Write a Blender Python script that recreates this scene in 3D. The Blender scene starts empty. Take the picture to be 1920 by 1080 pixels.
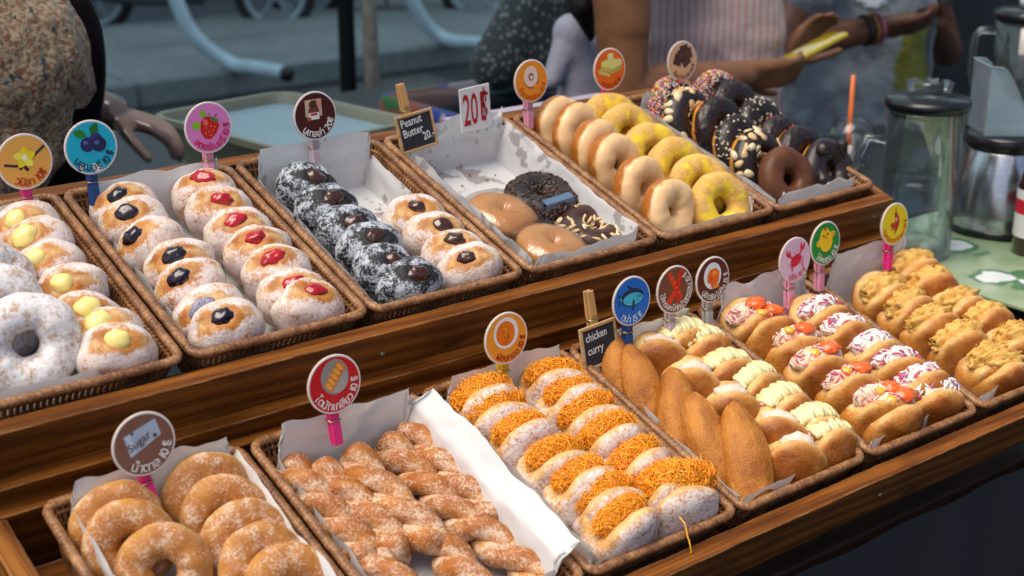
import bpy, bmesh, math, random
import numpy as np
from math import radians, sin, cos, pi, sqrt, exp, atan2
from mathutils import Vector, Matrix, noise as mnoise

random.seed(7); np.random.seed(7)
scene = bpy.context.scene
COL = scene.collection

# ------------------------------------------------------------------ camera
FPX = 2642.0
CAM = Vector((0, 0, 1.55))
_pitch = math.atan2(540 + 378, FPX)
_yaw = math.atan2(4520 - 960, math.hypot(FPX, 540 + 378))
HD = Vector((cos(_yaw), sin(_yaw), 0)); RT = Vector((sin(_yaw), -cos(_yaw), 0))
FW = HD * cos(_pitch) + Vector((0, 0, -sin(_pitch)))
UP = RT.cross(FW)
cd = bpy.data.cameras.new('camera')
cd.sensor_width = 36; cd.lens = FPX / 1920 * 36; cd.clip_start = 0.05; cd.clip_end = 300
cd.dof.use_dof = True; cd.dof.focus_distance = 1.55; cd.dof.aperture_fstop = 5.6
cam = bpy.data.objects.new('camera', cd); COL.objects.link(cam)
cam.matrix_world = Matrix.Translation(CAM) @ Matrix((RT, UP, -FW)).transposed().to_4x4()
scene.camera = cam

# ------------------------------------------------------------------ light
w = bpy.data.worlds.new('World'); scene.world = w; w.use_nodes = True
nt = w.node_tree; bg = nt.nodes['Background']
sky = nt.nodes.new('ShaderNodeTexSky'); sky.sky_type = 'NISHITA'; sky.sun_disc = False
SUN_EL, SUN_AZ = radians(64), radians(176)      # azimuth counted from +X towards +Y
sky.sun_elevation = SUN_EL; sky.sun_rotation = pi / 2 - SUN_AZ
sky.air_density = 0.8; sky.dust_density = 4.0; sky.ozone_density = 0.6
nt.links.new(sky.outputs[0], bg.inputs[0]); bg.inputs[1].default_value = 0.095
sl = bpy.data.lights.new('sun', 'SUN'); sl.energy = 2.0; sl.angle = radians(55); sl.color = (1, .90, .76)
so = bpy.data.objects.new('sun', sl); COL.objects.link(so)
sdir = Vector((cos(SUN_EL) * cos(SUN_AZ), cos(SUN_EL) * sin(SUN_AZ), sin(SUN_EL)))
so.rotation_euler = sdir.to_track_quat('Z', 'Y').to_euler(); so.location = (0, 0, 6)
scene.view_settings.view_transform = 'Standard'; scene.view_settings.look = 'None'
scene.view_settings.exposure = 0.8; scene.view_settings.gamma = 1.0
scene.cycles.use_denoising = True
scene.cycles.max_bounces = 8; scene.cycles.transparent_max_bounces = 12
scene.cycles.caustics_reflective = False; scene.cycles.caustics_refractive = False

# ------------------------------------------------------------------ helpers
def ray(px, py): return (FW * FPX + RT * (px - 960) - UP * (py - 540)).normalized()
def at(px, py, axis, val):
    """the point of the place seen at (px, py) on the plane where coordinate `axis` is `val`"""
    r = ray(px, py); return CAM + r * ((val - CAM[axis]) / r[axis])
def atY(px, py, Y): return at(px, py, 1, Y)
def atZ(px, py, Z): return at(px, py, 2, Z)
TILT = radians(18)
U = Vector((1, 0, 0)); V = Vector((0, cos(TILT), sin(TILT))); N = Vector((0, -sin(TILT), cos(TILT)))
OU = Vector((0, 1.1527, 1.0269)); OL = Vector((0, .8362, .8494))     # front top edges of the two crates
def onC(O, px, py, wh):
    r = ray(px, py); t = ((O + N * wh - CAM).dot(N)) / r.dot(N); return CAM + r * t
def uvw(O, u, v, wh): return O + U * u + V * v + N * wh
CM_ROT = Matrix((U, V, N)).transposed().to_4x4()

def new_mesh(name, verts, faces, mats=None, fmat=None, smooth=True, mask=None):
    m = bpy.data.meshes.new(name); m.from_pydata([tuple(v) for v in verts], [], faces)
    if mats:
        for k in (mats if isinstance(mats, (list, tuple)) else [mats]): m.materials.append(k)
    if fmat is not None: m.polygons.foreach_set('material_index', np.asarray(fmat, dtype=np.int32))
    if smooth: m.polygons.foreach_set('use_smooth', np.ones(len(m.polygons), dtype=bool))
    if mask is not None:
        a = m.attributes.new('m', 'FLOAT_COLOR', 'POINT')
        mk = np.ones((len(verts), 4), dtype=np.float32); mk[:, :3] = np.asarray(mask, dtype=np.float32)
        a.data.foreach_set('color', mk.ravel())
    m.update(); return m
def obj(name, mesh, parent=None, mw=None):
    o = bpy.data.objects.new(name, mesh); COL.objects.link(o)
    if parent is not None: o.parent = parent
    if mw is not None: o.matrix_world = mw if parent is None else mw
    return o
def child(name, mesh, parent, ml=None):
    o = bpy.data.objects.new(name, mesh); COL.objects.link(o); o.parent = parent
    if ml is not None: o.matrix_local = ml
    return o
def empty(name, mw):
    o = bpy.data.objects.new(name, None); COL.objects.link(o); o.empty_display_size = .05; o.matrix_world = mw; return o
def tag(o, label=None, cat=None, group=None, kind=None):
    if label: o['label'] = label
    if cat: o['category'] = cat
    if group: o['group'] = group
    if kind: o['kind'] = kind
    return o
def T(v): return Matrix.Translation(v)
def frame(x, y, z, loc):
    return T(loc) @ Matrix((x, y, z)).transposed().to_4x4()
ORD = ['first', 'second', 'third', 'fourth', 'fifth', 'sixth', 'seventh', 'eighth', 'ninth']

class MB:
    """collects shapes; .mesh() gives one mesh"""
    def __init__(s): s.v = []; s.f = []; s.fm = []; s.k = []
    def add(s, verts, faces, mi=0, mask=None):
        b = len(s.v); s.v += [tuple(v) for v in verts]; s.f += [tuple(b + i for i in f) for f in faces]; s.fm += [mi] * len(faces)
        s.k += (list(mask) if mask is not None else [(0, 0, 0)] * len(verts)); return s
    def box(s, x0, x1, y0, y1, z0, z1, mi=0, bev=0.0):
        if bev <= 0:
            vs = [(x, y, z) for x in (x0, x1) for y in (y0, y1) for z in (z0, z1)]
            fs = [(0, 1, 3, 2), (4, 6, 7, 5), (0, 4, 5, 1), (2, 3, 7, 6), (0, 2, 6, 4), (1, 5, 7, 3)]
            return s.add(vs, fs, mi)
        bm = bmesh.new(); bmesh.ops.create_cube(bm, size=1)
        for v in bm.verts: v.co = Vector(((x0 + x1) / 2 + v.co.x * (x1 - x0), (y0 + y1) / 2 + v.co.y * (y1 - y0), (z0 + z1) / 2 + v.co.z * (z1 - z0)))
        bmesh.ops.bevel(bm, geom=bm.edges[:], offset=bev, segments=2, profile=.6, affect='EDGES')
        bm.verts.index_update(); s.add([v.co[:] for v in bm.verts], [[v.index for v in f.verts] for f in bm.faces], mi); bm.free(); return s
    def tube(s, pts, rad, n=6, mi=0, cap=True, closed=False):
        pts = [Vector(p) for p in pts]; m = len(pts)
        if not hasattr(rad, '__len__'): rad = [rad] * m
        vs = []; fs = []; ref = None
        for i, p in enumerate(pts):
            a = pts[(i - 1) % m] if (closed or i > 0) else p; b = pts[(i + 1) % m] if (closed or i < m - 1) else p
            t = (b - a); t = t.normalized() if t.length > 1e-9 else Vector((0, 0, 1))
            if ref is None:
                ref = Vector((0, 0, 1)) if abs(t.z) < .9 else Vector((1, 0, 0))
            x = (ref - t * ref.dot(t)); x = x.normalized() if x.length > 1e-6 else t.orthogonal().normalized()
            y = t.cross(x); ref = x
            for j in range(n):
                an = 2 * pi * j / n; vs.append(p + (x * cos(an) + y * sin(an)) * rad[i])
        seg = m if closed else m - 1
        for i in range(seg):
            i2 = (i + 1) % m
            for j in range(n):
                fs.append((i * n + j, i * n + (j + 1) % n, i2 * n + (j + 1) % n, i2 * n + j))
        if cap and not closed:
            fs.append(tuple(range(n - 1, -1, -1))); fs.append(tuple((m - 1) * n + j for j in range(n)))
        return s.add(vs, fs, mi)
    def lathe(s, prof, n=32, mi=0, c=(0, 0, 0)):
        vs = []; fs = []
        for r, z in prof:
            for j in range(n): a = 2 * pi * j / n; vs.append((c[0] + r * cos(a), c[1] + r * sin(a), c[2] + z))
        for i in range(len(prof) - 1):
            for j in range(n): fs.append((i * n + j, i * n + (j + 1) % n, (i + 1) * n + (j + 1) % n, (i + 1) * n + j))
        return s.add(vs, fs, mi)
    def blob(s, c, r, mi=0, sub=2, nz=0, fq=60, sd=0, rot=None):
        V0, F0 = ICO[sub]; vs = []
        for d in V0:
            k = 1 + (nz * mnoise.noise(Vector((d[0] * fq + sd, d[1] * fq, d[2] * fq))) if nz else 0)
            p = Vector((d[0] * r[0] * k, d[1] * r[1] * k, d[2] * r[2] * k))
            if rot is not None: p = rot @ p
            vs.append((c[0] + p.x, c[1] + p.y, c[2] + p.z))
        return s.add(vs, F0, mi)
    def mesh(s, name, mats, smooth=True, mask=False):
        return new_mesh(name, s.v, s.f, mats, s.fm, smooth, s.k if mask else None)
def make_ico(n):
    bm = bmesh.new(); bmesh.ops.create_icosphere(bm, subdivisions=n, radius=1)
    bm.verts.index_update(); r = ([v.co[:] for v in bm.verts], [[v.index for v in f.verts] for f in bm.faces]); bm.free(); return r
ICO = {k: make_ico(k) for k in (1, 2, 3, 4, 5)}
def sm(a, b, x):
    t = min(1, max(0, (x - a) / (b - a))); return t * t * (3 - 2 * t)
def nz(p, f, s=0.0): return mnoise.noise(Vector((p[0] * f + s, p[1] * f - s * .7, p[2] * f + s * 1.3)))

# ------------------------------------------------------------------ materials
def rgb(r, g, b):            # sRGB 0-255 to linear
    return tuple(((c / 255) / 12.92 if c / 255 <= .04045 else ((c / 255 + .055) / 1.055) ** 2.4) for c in (r, g, b))
class M:
    def __init__(s, name):
        s.m = bpy.data.materials.new(name); s.m.use_nodes = True; s.t = s.m.node_tree; s.b = s.t.nodes['Principled BSDF']; s.out = s.t.nodes['Material Output']
        s._c = None
    def n(s, t, **kw):
        x = s.t.nodes.new('ShaderNode' + t)
        for k, v in kw.items(): setattr(x, k, v)
        return x
    def l(s, a, b): s.t.links.new(a, b)
    def set(s, **kw):
        for k, v in kw.items():
            k = k.replace('_', ' ')
            s.b.inputs[k].default_value = (*v, 1) if (isinstance(v, tuple) and len(v) == 3 and s.b.inputs[k].type == 'RGBA') else v
        return s
    def coord(s, scale=(1, 1, 1), rnd=True):
        tc = s.n('TexCoord'); mp = s.n('Mapping'); mp.inputs['Scale'].default_value = scale; s.l(tc.outputs['Object'], mp.inputs[0])
        if rnd:
            oi = s.n('ObjectInfo'); mu = s.n('VectorMath', operation='SCALE'); cmb = s.n('CombineXYZ')
            s.l(oi.outputs['Random'], cmb.inputs[0]); s.l(oi.outputs['Random'], cmb.inputs[1]); s.l(oi.outputs['Random'], cmb.inputs[2])
            s.l(cmb.outputs[0], mu.inputs[0]); mu.inputs['Scale'].default_value = 37.0; s.l(mu.outputs[0], mp.inputs['Location'])
        return mp.outputs[0]
    def noise(s, co, sc, det=3, rough=.55):
        x = s.n('TexNoise'); x.inputs['Scale'].default_value = sc; x.inputs['Detail'].default_value = det; x.inputs['Roughness'].default_value = rough
        s.l(co, x.inputs['Vector']); return x.outputs['Fac']
    def voro(s, co, sc, out='Color', feat='F1'):
        x = s.n('TexVoronoi', feature=feat); x.inputs['Scale'].default_value = sc; s.l(co, x.inputs['Vector']); return x.outputs[out]
    def ramp(s, fac, stops, interp='LINEAR'):
        x = s.n('ValToRGB'); x.color_ramp.interpolation = interp; e = x.color_ramp.elements
        while len(e) < len(stops): e.new(.5)
        for i, (p, c) in enumerate(stops): e[i].position = p; e[i].color = (*c, 1) if len(c) == 3 else c
        s.l(fac, x.inputs[0]); return x.outputs[0]
    def mix(s, fac, a, b):
        x = s.n('Mix', data_type='RGBA')
        for i, v in ((0, fac), (6, a), (7, b)):
            if isinstance(v, (int, float)): x.inputs[i].default_value = v
            elif isinstance(v, tuple): x.inputs[i].default_value = (*v, 1)
            else: s.l(v, x.inputs[i])
        return x.outputs[2]
    def math(s, op, a, b=0.0, c=0.0, clamp=False):
        x = s.n('Math', operation=op); x.use_clamp = clamp
        for i, v in enumerate((a, b, c)):
            if isinstance(v, (int, float)): x.inputs[i].default_value = v
            else: s.l(v, x.inputs[i])
        return x.outputs[0]
    def mapr(s, v, a, b, c=0.0, d=1.0):
        x = s.n('MapRange', interpolation_type='SMOOTHSTEP'); s.l(v, x.inputs[0])
        for i, k in enumerate((a, b, c, d)): x.inputs[i + 1].default_value = k
        return x.outputs[0]
    def attr(s):
        a = s.n('Attribute'); a.attribute_name = 'm'; sp = s.n('SeparateColor'); s.l(a.outputs['Color'], sp.inputs[0]); return sp.outputs
    def col(s, c): s.l(c, s.b.inputs['Base Color']); return s
    def rough(s, r): s.l(r, s.b.inputs['Roughness']); return s
    def bump(s, h, dist=.001, st=1.0):
        x = s.n('Bump'); x.inputs['Strength'].default_value = st; x.inputs['Distance'].default_value = dist; s.l(h, x.inputs['Height']); s.l(x.outputs[0], s.b.inputs['Normal']); return s
def plain(name, c, rough=.5, var=.12, sc=120, bump=0.0, **kw):
    a = M(name); co = a.coord(); f = a.noise(co, sc, 3)
    lo = tuple(x * (1 - var) for x in c); hi = tuple(min(1, x * (1 + var)) for x in c)
    a.col(a.ramp(f, [(.3, lo), (.7, hi)])); a.set(Roughness=rough, **kw)
    if bump: a.bump(f, bump)
    return a.m

def wood_mat(name, dark, mid, light, axis=0):
    a = M(name); sc = [11, 430, 430]; 
    if axis == 1: sc = [430, 11, 430]
    co = a.coord(tuple(sc)); f = a.noise(co, 1.0, 6, .65)
    co2 = a.coord((3.0, 60, 60) if axis == 0 else (60, 3.0, 60)); wv = a.n('TexWave', wave_type='BANDS', bands_direction='DIAGONAL'); wv.inputs['Scale'].default_value = .55; wv.inputs['Distortion'].default_value = 5.5; wv.inputs['Detail'].default_value = 2; wv.inputs['Detail Scale'].default_value = .8
    a.l(co2, wv.inputs['Vector'])
    g = a.math('ADD', a.math('MULTIPLY', f, .80), a.math('MULTIPLY', wv.outputs['Fac'], .20))
    c = a.ramp(g, [(.30, dark), (.46, mid), (.64, light)])
    big = a.noise(a.coord((1, 1, 1)), 7, 2); c = a.mix(a.mapr(big, .48, .70), c, a.mix(.5, c, dark))
    # scuffs and pale wear
    sc2 = a.noise(a.coord((14, 120, 120) if axis == 0 else (120, 14, 120)), 1.0, 4, .7); wear = a.mapr(sc2, .66, .74)
    c = a.mix(a.math('MULTIPLY', wear, .35), c, tuple(min(1, x * 1.9) for x in light))
    bv = a.n('Bevel'); bv.samples = 6; bv.inputs['Radius'].default_value = .0028; ge = a.n('NewGeometry'); dp = a.n('VectorMath', operation='DOT_PRODUCT'); a.l(bv.outputs[0], dp.inputs[0]); a.l(ge.outputs['Normal'], dp.inputs[1])
    ed = a.mapr(a.math('SUBTRACT', 1.0, dp.outputs['Value']), .01, .12); chip = a.mapr(a.noise(a.coord((30, 200, 200) if axis == 0 else (200, 30, 200)), 1.0, 4, .7), .42, .58); c = a.mix(a.math('MULTIPLY', a.math('MULTIPLY', ed, chip), .75), c, (.50, .33, .16))
    kn = a.n('TexVoronoi'); kn.inputs['Scale'].default_value = 1.0; a.l(a.coord((5, 16, 16) if axis == 0 else (16, 5, 16)), kn.inputs['Vector']); c = a.mix(a.math('MULTIPLY', a.mapr(kn.outputs['Distance'], .13, .05), .7), c, (.03, .009, .002))
    a.col(c); a.rough(a.mapr(f, .2, .8, .36, .6)); a.set(Specular_IOR_Level=.22); a.bump(g, .0006, .6); return a.m
WOOD = wood_mat('varnished_wood', (.070, .019, .0022), (.140, .042, .0048), (.25, .085, .011), 0)
WOODY = wood_mat('varnished_wood_cross', (.065, .018, .0022), (.16, .052, .007), (.30, .11, .017), 1)
PALEWOOD = wood_mat('pale_wood', (.30, .16, .06), (.45, .27, .11), (.58, .38, .18), 0)

def wicker_mat():
    a = M('wicker'); co = a.coord(); f = a.noise(co, 260, 3); g = a.noise(co, 45, 2)
    c = a.ramp(a.math('ADD', a.math('MULTIPLY', f, .5), a.math('MULTIPLY', g, .5)), [(.33, (.085, .032, .010)), (.5, (.24, .105, .038)), (.68, (.43, .23, .10))])
    a.col(c).set(Roughness=.45); a.bump(f, .0004, .6); return a.m
WICKER = wicker_mat()

def paper_mat(name, stains):
    a = M(name); co = a.coord(); f = a.noise(co, 30, 3)
    c = a.ramp(f, [(.3, (.80, .81, .82)), (.7, (.86, .86, .86))])
    if stains:
        g = a.noise(co, 55, 3, .5); h = a.noise(co, 14, 2); s = a.math('ADD', a.math('MULTIPLY', g, .6), a.math('MULTIPLY', h, .55))
        tc = a.n('TexCoord'); k = a.mapr(s, *stains)
        c = a.mix(a.math('MULTIPLY', k, .8), c, (.34, .31, .29))
        pw = a.mapr(a.noise(co, 300, 3), .60, .68); c = a.mix(a.math('MULTIPLY', pw, .6), c, (.86, .86, .86))
    a.col(c).set(Roughness=.55); a.bump(a.noise(co, 90, 3), .0006, .5)
    tr = a.n('BsdfTranslucent'); tr.inputs[0].default_value = (.75, .75, .75, 1); mx = a.n('MixShader'); mx.inputs[0].default_value = .30
    a.l(a.b.outputs[0], mx.inputs[1]); a.l(tr.outputs[0], mx.inputs[2]); a.l(mx.outputs[0], a.out.inputs[0]); return a.m
PAPER = paper_mat('greaseproof_paper', None); PAPER_ST = paper_mat('stained_paper', (.645, .675))

# dough: mask R = browned, G = powder amount, B = pale unbrowned crumb
def dough(name, pale, gold, brown, powder=None, pthr=(.46, .60), psc=260, rough=.62, bump=.0012, psub=0.9):
    a = M(name); co = a.coord(); R, G, B = a.attr()[:3]
    n1 = a.noise(co, 42, 4); n2 = a.noise(co, psc, 4, .65); n3 = a.noise(co, 95, 3)
    br = a.math('ADD', R, a.math('MULTIPLY', a.math('SUBTRACT', n1, .5), 1.1), clamp=True)
    c = a.mix(a.mapr(br, .05, .55), gold, gold); c = a.ramp(br, [(.12, gold), (.5, tuple((x + y) / 2 for x, y in zip(gold, brown))), (.85, brown)])
    c = a.mix(a.math('ADD', B, a.math('MULTIPLY', a.math('SUBTRACT', n3, .5), .5), clamp=True), c, pale)
    bl = a.noise(co, 150, 3, .7); c = a.mix(a.math('MULTIPLY', a.mapr(bl, .54, .68), a.math('MULTIPLY', a.math('SUBTRACT', 1.0, B, clamp=True), .60)), c, brown)
    h = a.math('ADD', n1, a.math('MULTIPLY', bl, .5))
    if powder:
        n4 = a.noise(co, psc * 2.3, 2, .6); q = a.math('ADD', a.math('ADD', a.math('MULTIPLY', n2, .45), a.math('MULTIPLY', n4, .30)), a.math('MULTIPLY', n3, .25)); q = a.math('ADD', q, a.math('MULTIPLY', a.math('SUBTRACT', G, .5), .26))
        pm = a.mapr(q, *pthr); c = a.mix(a.math('MULTIPLY', pm, psub), c, powder); h = a.math('ADD', a.math('MULTIPLY', n2, .7), a.math('MULTIPLY', n1, .5))
        a.rough(a.mapr(pm, 0, 1, rough * .8, .95))
    else: a.set(Roughness=rough)
    a.col(c); a.bump(h, bump, .9); a.set(Subsurface_Weight=.12, Subsurface_Radius=(.006, .003, .0015), Subsurface_Scale=.6); a.set(Specular_IOR_Level=.35)
    return a.m
PALE = (.74, .50, .22)
D_FILL = dough('sugared_bun_dough', (.78, .56, .26), (.60, .27, .05), (.36, .11, .013), (.77, .71, .70), (.42, .62), 260, .45, .0020, .86)
D_WHITE = dough('icing_sugar_dough', (.7, .55, .4), (.50, .33, .2), (.42, .25, .14), (.82, .82, .84), (.36, .56), 130, .6, .0018, .95)
D_CHAR = dough('charcoal_dough', (.02, .02, .022), (.017, .017, .02), (.012, .012, .014), (.62, .67, .74), (.51, .65), 230, .6, .0026, .80)
D_SUGAR = dough('cinnamon_sugar_dough', (.66, .42, .15), (.58, .27, .055), (.36, .125, .02), (.84, .70, .56), (.49, .65), 400, .55, .0018, .68)
D_TWIST = dough('granulated_sugar_dough', (.62, .34, .10), (.56, .23, .034), (.34, .10, .012), (.86, .73, .58), (.43, .61), 400, .5, .0018, .70)
D_GLAZE = dough('glazed_ring_dough', (.85, .57, .29), (.60, .25, .04), (.38, .12, .015), None, rough=.25, bump=.0004)
D_BUTTER = dough('butter_ring_dough', (.90, .66, .05), (.70, .40, .07), (.48, .20, .03), (.80, .52, .19), (.44, .62), 420, .75, .0026, .8)
D_CHOCRING = dough('plain_ring_dough', (.78, .44, .11), (.66, .28, .035), (.45, .15, .018), None, rough=.45, bump=.0006)
D_COCOA = dough('cocoa_dough', (.16, .06, .025), (.13, .045, .017), (.06, .02, .008), None, rough=.45, bump=.0008)
D_FRY = dough('fried_bun_dough', (.82, .58, .24), (.52, .20, .030), (.27, .075, .008), (.62, .30, .065), (.52, .68), 260, .36, .0020, .5)
D_CRUMB = dough('crumbed_bun_dough', (.58, .25, .04), (.54, .21, .030), (.30, .088, .009), (.66, .32, .07), (.50, .64), 380, .38, .0024, .5)

def glossy(name, c, rough=.12, var=.25, sc=90, coat=.6, bump=.0006, sss=0.0):
    a = M(name); co = a.coord(); f = a.noise(co, sc, 3); a.col(a.ramp(f, [(.3, tuple(x * (1 - var) for x in c)), (.7, tuple(min(1, x * (1 + var)) for x in c))]))
    a.set(Roughness=rough, Coat_Weight=coat, Coat_Roughness=.06, Subsurface_Weight=sss, Subsurface_Radius=(.004, .002, .001), Subsurface_Scale=.5); a.bump(f, bump, .5); return a.m
JAM_RED = glossy('strawberry_jam', (.40, .004, .010), .07, .3, 80, .5, .0004)
JAM_BLUE = glossy('blueberry_jam', (.010, .003, .012), .07, .6, 90, .4, .0005)
JAM_DUST = dough('dusted_jam', (.05, .03, .08), (.05, .03, .08), (.02, .01, .03), (.40, .38, .50), (.42, .62), 420)
CUSTARD = glossy('vanilla_custard', (.86, .72, .24), .32, .06, 60, .25, .0004, .25)
CHOC = glossy('chocolate_spread', (.050, .013, .005), .14, .25, 70, .6, .0006)
CHOC_D = glossy('dark_chocolate_glaze', (.016, .008, .006), .42, .4, 60, .08, .0012)
CHOC_M = glossy('milk_chocolate_glaze', (.045, .014, .006), .38, .3, 60, .1, .0010)
PEANUT = glossy('peanut_butter_glaze', (.48, .21, .050), .24, .10, 40, .45, .0006, .1)
CREAM = glossy('pale_mayonnaise', (.82, .70, .36), .28, .06, 60, .35, .0004, .2)
TUNA = dough('tuna_cream', (.62, .47, .36), (.66, .50, .38), (.52, .36, .26), (.76, .64, .54), (.45, .6), 300, .45, .0016)
EGG = glossy('golden_egg_thread', (1.0, .33, .006), .45, .10, 200, .3, .0003, .15)
EGG_L = glossy('pale_egg_thread', (1.0, .45, .02), .4, .15, 200, .3, .0003, .1)
FLOSS = dough('pork_floss', (.72, .40, .09), (.70, .34, .06), (.44, .17, .025), (.82, .52, .15), (.42, .6), 420, .7, .0035)
FLOSS_F = plain('pork_floss_fibre', (.76, .42, .09), .7, .4, 60)
CRABM = dough('crab_salad', (.84, .70, .62), (.84, .66, .54), (.80, .44, .36), (.88, .80, .76), (.44, .56), 240, .4, .003)
CRABO = dough('spicy_crab_salad', (.80, .55, .36), (.80, .50, .30), (.72, .30, .18), (.86, .70, .56), (.46, .6), 240, .4, .003)
SHRED = [plain('pink_shred', (.62, .07, .12), .4), plain('white_shred', (.84, .76, .74), .4), plain('purple_shred', (.46, .10, .26), .4), plain('salmon_shred', (.80, .34, .24), .4)]
ROE = glossy('shrimp_roe', (.86, .13, .008), .22, .25, 500, .6, .0016, .2)
CHEESE = glossy('cheese_dollop', (.86, .42, .03), .3, .1, 60, .4, .0004, .2)
SAUSAGE = glossy('sausage_skin', (.34, .11, .05), .3, .2, 60, .4, .0004)
ALMOND = plain('almond_slice', (.66, .45, .22), .55, .25, 200); ALMOND_L = plain('pale_almond', (.78, .62, .38), .55, .15, 200)
NUTWHITE = plain('white_nut_chip', (.74, .66, .50), .6, .2, 300)
SPR = [plain('sprinkle_' + n, c, .35, .05) for n, c in (('pink', (.75, .10, .30)), ('orange', (.8, .20, .02)), ('yellow', (.78, .58, .05)), ('white', (.8, .78, .74)), ('green', (.14, .42, .08)), ('lilac', (.42, .18, .5)), ('red', (.6, .02, .03)))]
CHIP = plain('chocolate_chip', (.018, .009, .006), .4, .5, 300); CHIPM = plain('chocolate_flake', (.06, .022, .010), .45, .5, 200)
PASTEL = {}
def flat(name, c, rough=.45, **kw):
    k = (name, c)
    if k not in PASTEL: PASTEL[k] = plain(name, c, rough, .05, 40, **kw)
    return PASTEL[k]
def film_mat():
    a = M('cling_film'); a.set(Base_Color=(1, 1, 1), Roughness=.12); gl = a.n('BsdfGlossy'); gl.inputs['Roughness'].default_value = .12
    tr = a.n('BsdfTransparent'); fr = a.n('LayerWeight'); fr.inputs[0].default_value = .25; mx = a.n('MixShader')
    f = a.math('ADD', a.math('MULTIPLY', fr.outputs['Fresnel'], .5), .05); a.l(f, mx.inputs[0]); a.l(tr.outputs[0], mx.inputs[1]); a.l(gl.outputs[0], mx.inputs[2])
    bp = a.n('Bump'); bp.inputs['Distance'].default_value = .004; a.l(a.noise(a.coord(), 60, 3), bp.inputs['Height']); a.l(bp.outputs[0], gl.inputs['Normal'])
    a.l(mx.outputs[0], a.out.inputs[0]); return a.m
FILM = film_mat()
def glass_mat(name, c=(1, 1, 1), rough=0.0, ior=1.45, tint=.0):
    a = M(name); a.set(Base_Color=c, Roughness=rough, IOR=ior, Transmission_Weight=1.0); return a.m
def thinglass(name, col=(.9, .95, .95), refl=.10, milk=0.0, mcol=(.6, .7, .75)):
    """clear or milky plastic / glass wall: see-through with surface reflection"""
    a = M(name); tr = a.n('BsdfTransparent'); tr.inputs[0].default_value = (*col, 1); gl = a.n('BsdfGlossy'); gl.inputs['Roughness'].default_value = .06
    lw = a.n('LayerWeight'); lw.inputs[0].default_value = .35; mx = a.n('MixShader'); f = a.math('ADD', a.math('MULTIPLY', lw.outputs['Fresnel'], .55), refl, clamp=True)
    a.l(f, mx.inputs[0]); a.l(gl.outputs[0], mx.inputs[2])
    if milk > 0:
        df = a.n('BsdfDiffuse'); df.inputs[0].default_value = (*mcol, 1); tl = a.n('BsdfTranslucent'); tl.inputs[0].default_value = (*mcol, 1); ad = a.n('MixShader'); ad.inputs[0].default_value = .5
        a.l(df.outputs[0], ad.inputs[1]); a.l(tl.outputs[0], ad.inputs[2]); m2 = a.n('MixShader'); m2.inputs[0].default_value = milk; a.l(tr.outputs[0], m2.inputs[1]); a.l(ad.outputs[0], m2.inputs[2]); a.l(m2.outputs[0], mx.inputs[1])
    else: a.l(tr.outputs[0], mx.inputs[1])
    a.l(mx.outputs[0], a.out.inputs[0]); return a.m

# ================================================================== SETTING
def ground_mat(name, lo, hi, sc=3.0, rough=.85, crack=0.0):
    a = M(name); co = a.coord(rnd=False); f = a.noise(co, sc, 6, .6); g = a.noise(co, sc * 14, 4); c = a.ramp(a.math('ADD', a.math('MULTIPLY', f, .6), a.math('MULTIPLY', g, .4)), [(.32, lo), (.68, hi)])
    a.col(c).set(Roughness=rough); a.bump(g, .004, .5); return a.m
ASPHALT = ground_mat('dark_asphalt', (.010, .012, .014), (.030, .034, .038), 1.4, .8)  # near road blackened so its base colour carries the shadow lying there
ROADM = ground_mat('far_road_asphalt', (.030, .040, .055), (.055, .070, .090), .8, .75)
CONC = ground_mat('worn_concrete', (.11, .125, .13), (.24, .265, .275), 1.1, .9)
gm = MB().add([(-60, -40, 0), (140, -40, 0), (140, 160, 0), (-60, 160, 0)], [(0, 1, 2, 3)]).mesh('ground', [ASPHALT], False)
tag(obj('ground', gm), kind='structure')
rd = MB().add([(-60, 9.04, .004), (140, 9.04, .004), (140, 60, .004), (-60, 60, .004)], [(0, 1, 2, 3)]).mesh('road', [ROADM], False)
tag(obj('road', rd), kind='structure')
pav = empty('pavement', T(Vector((0, 7.0, 0)))); tag(pav, kind='structure')
for k in range(22):      # concrete slabs with open joints, a kerb stone before each
    x0 = -6 + k * 1.5
    for j, (ya, yb) in enumerate(((.16, 1.08), (1.092, 2.05))):
        child('paving_slab', MB().box(x0 + .006, x0 + 1.494, ya, yb, 0, .125 + random.uniform(-.004, .004), 0, .008).mesh('slab', [CONC], False), pav)
    child('kerb_stone', MB().box(x0 + .004, x0 + 1.496, 0, .148, 0, .135, 0, .015).mesh('kerb', [CONC], False), pav)

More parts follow.
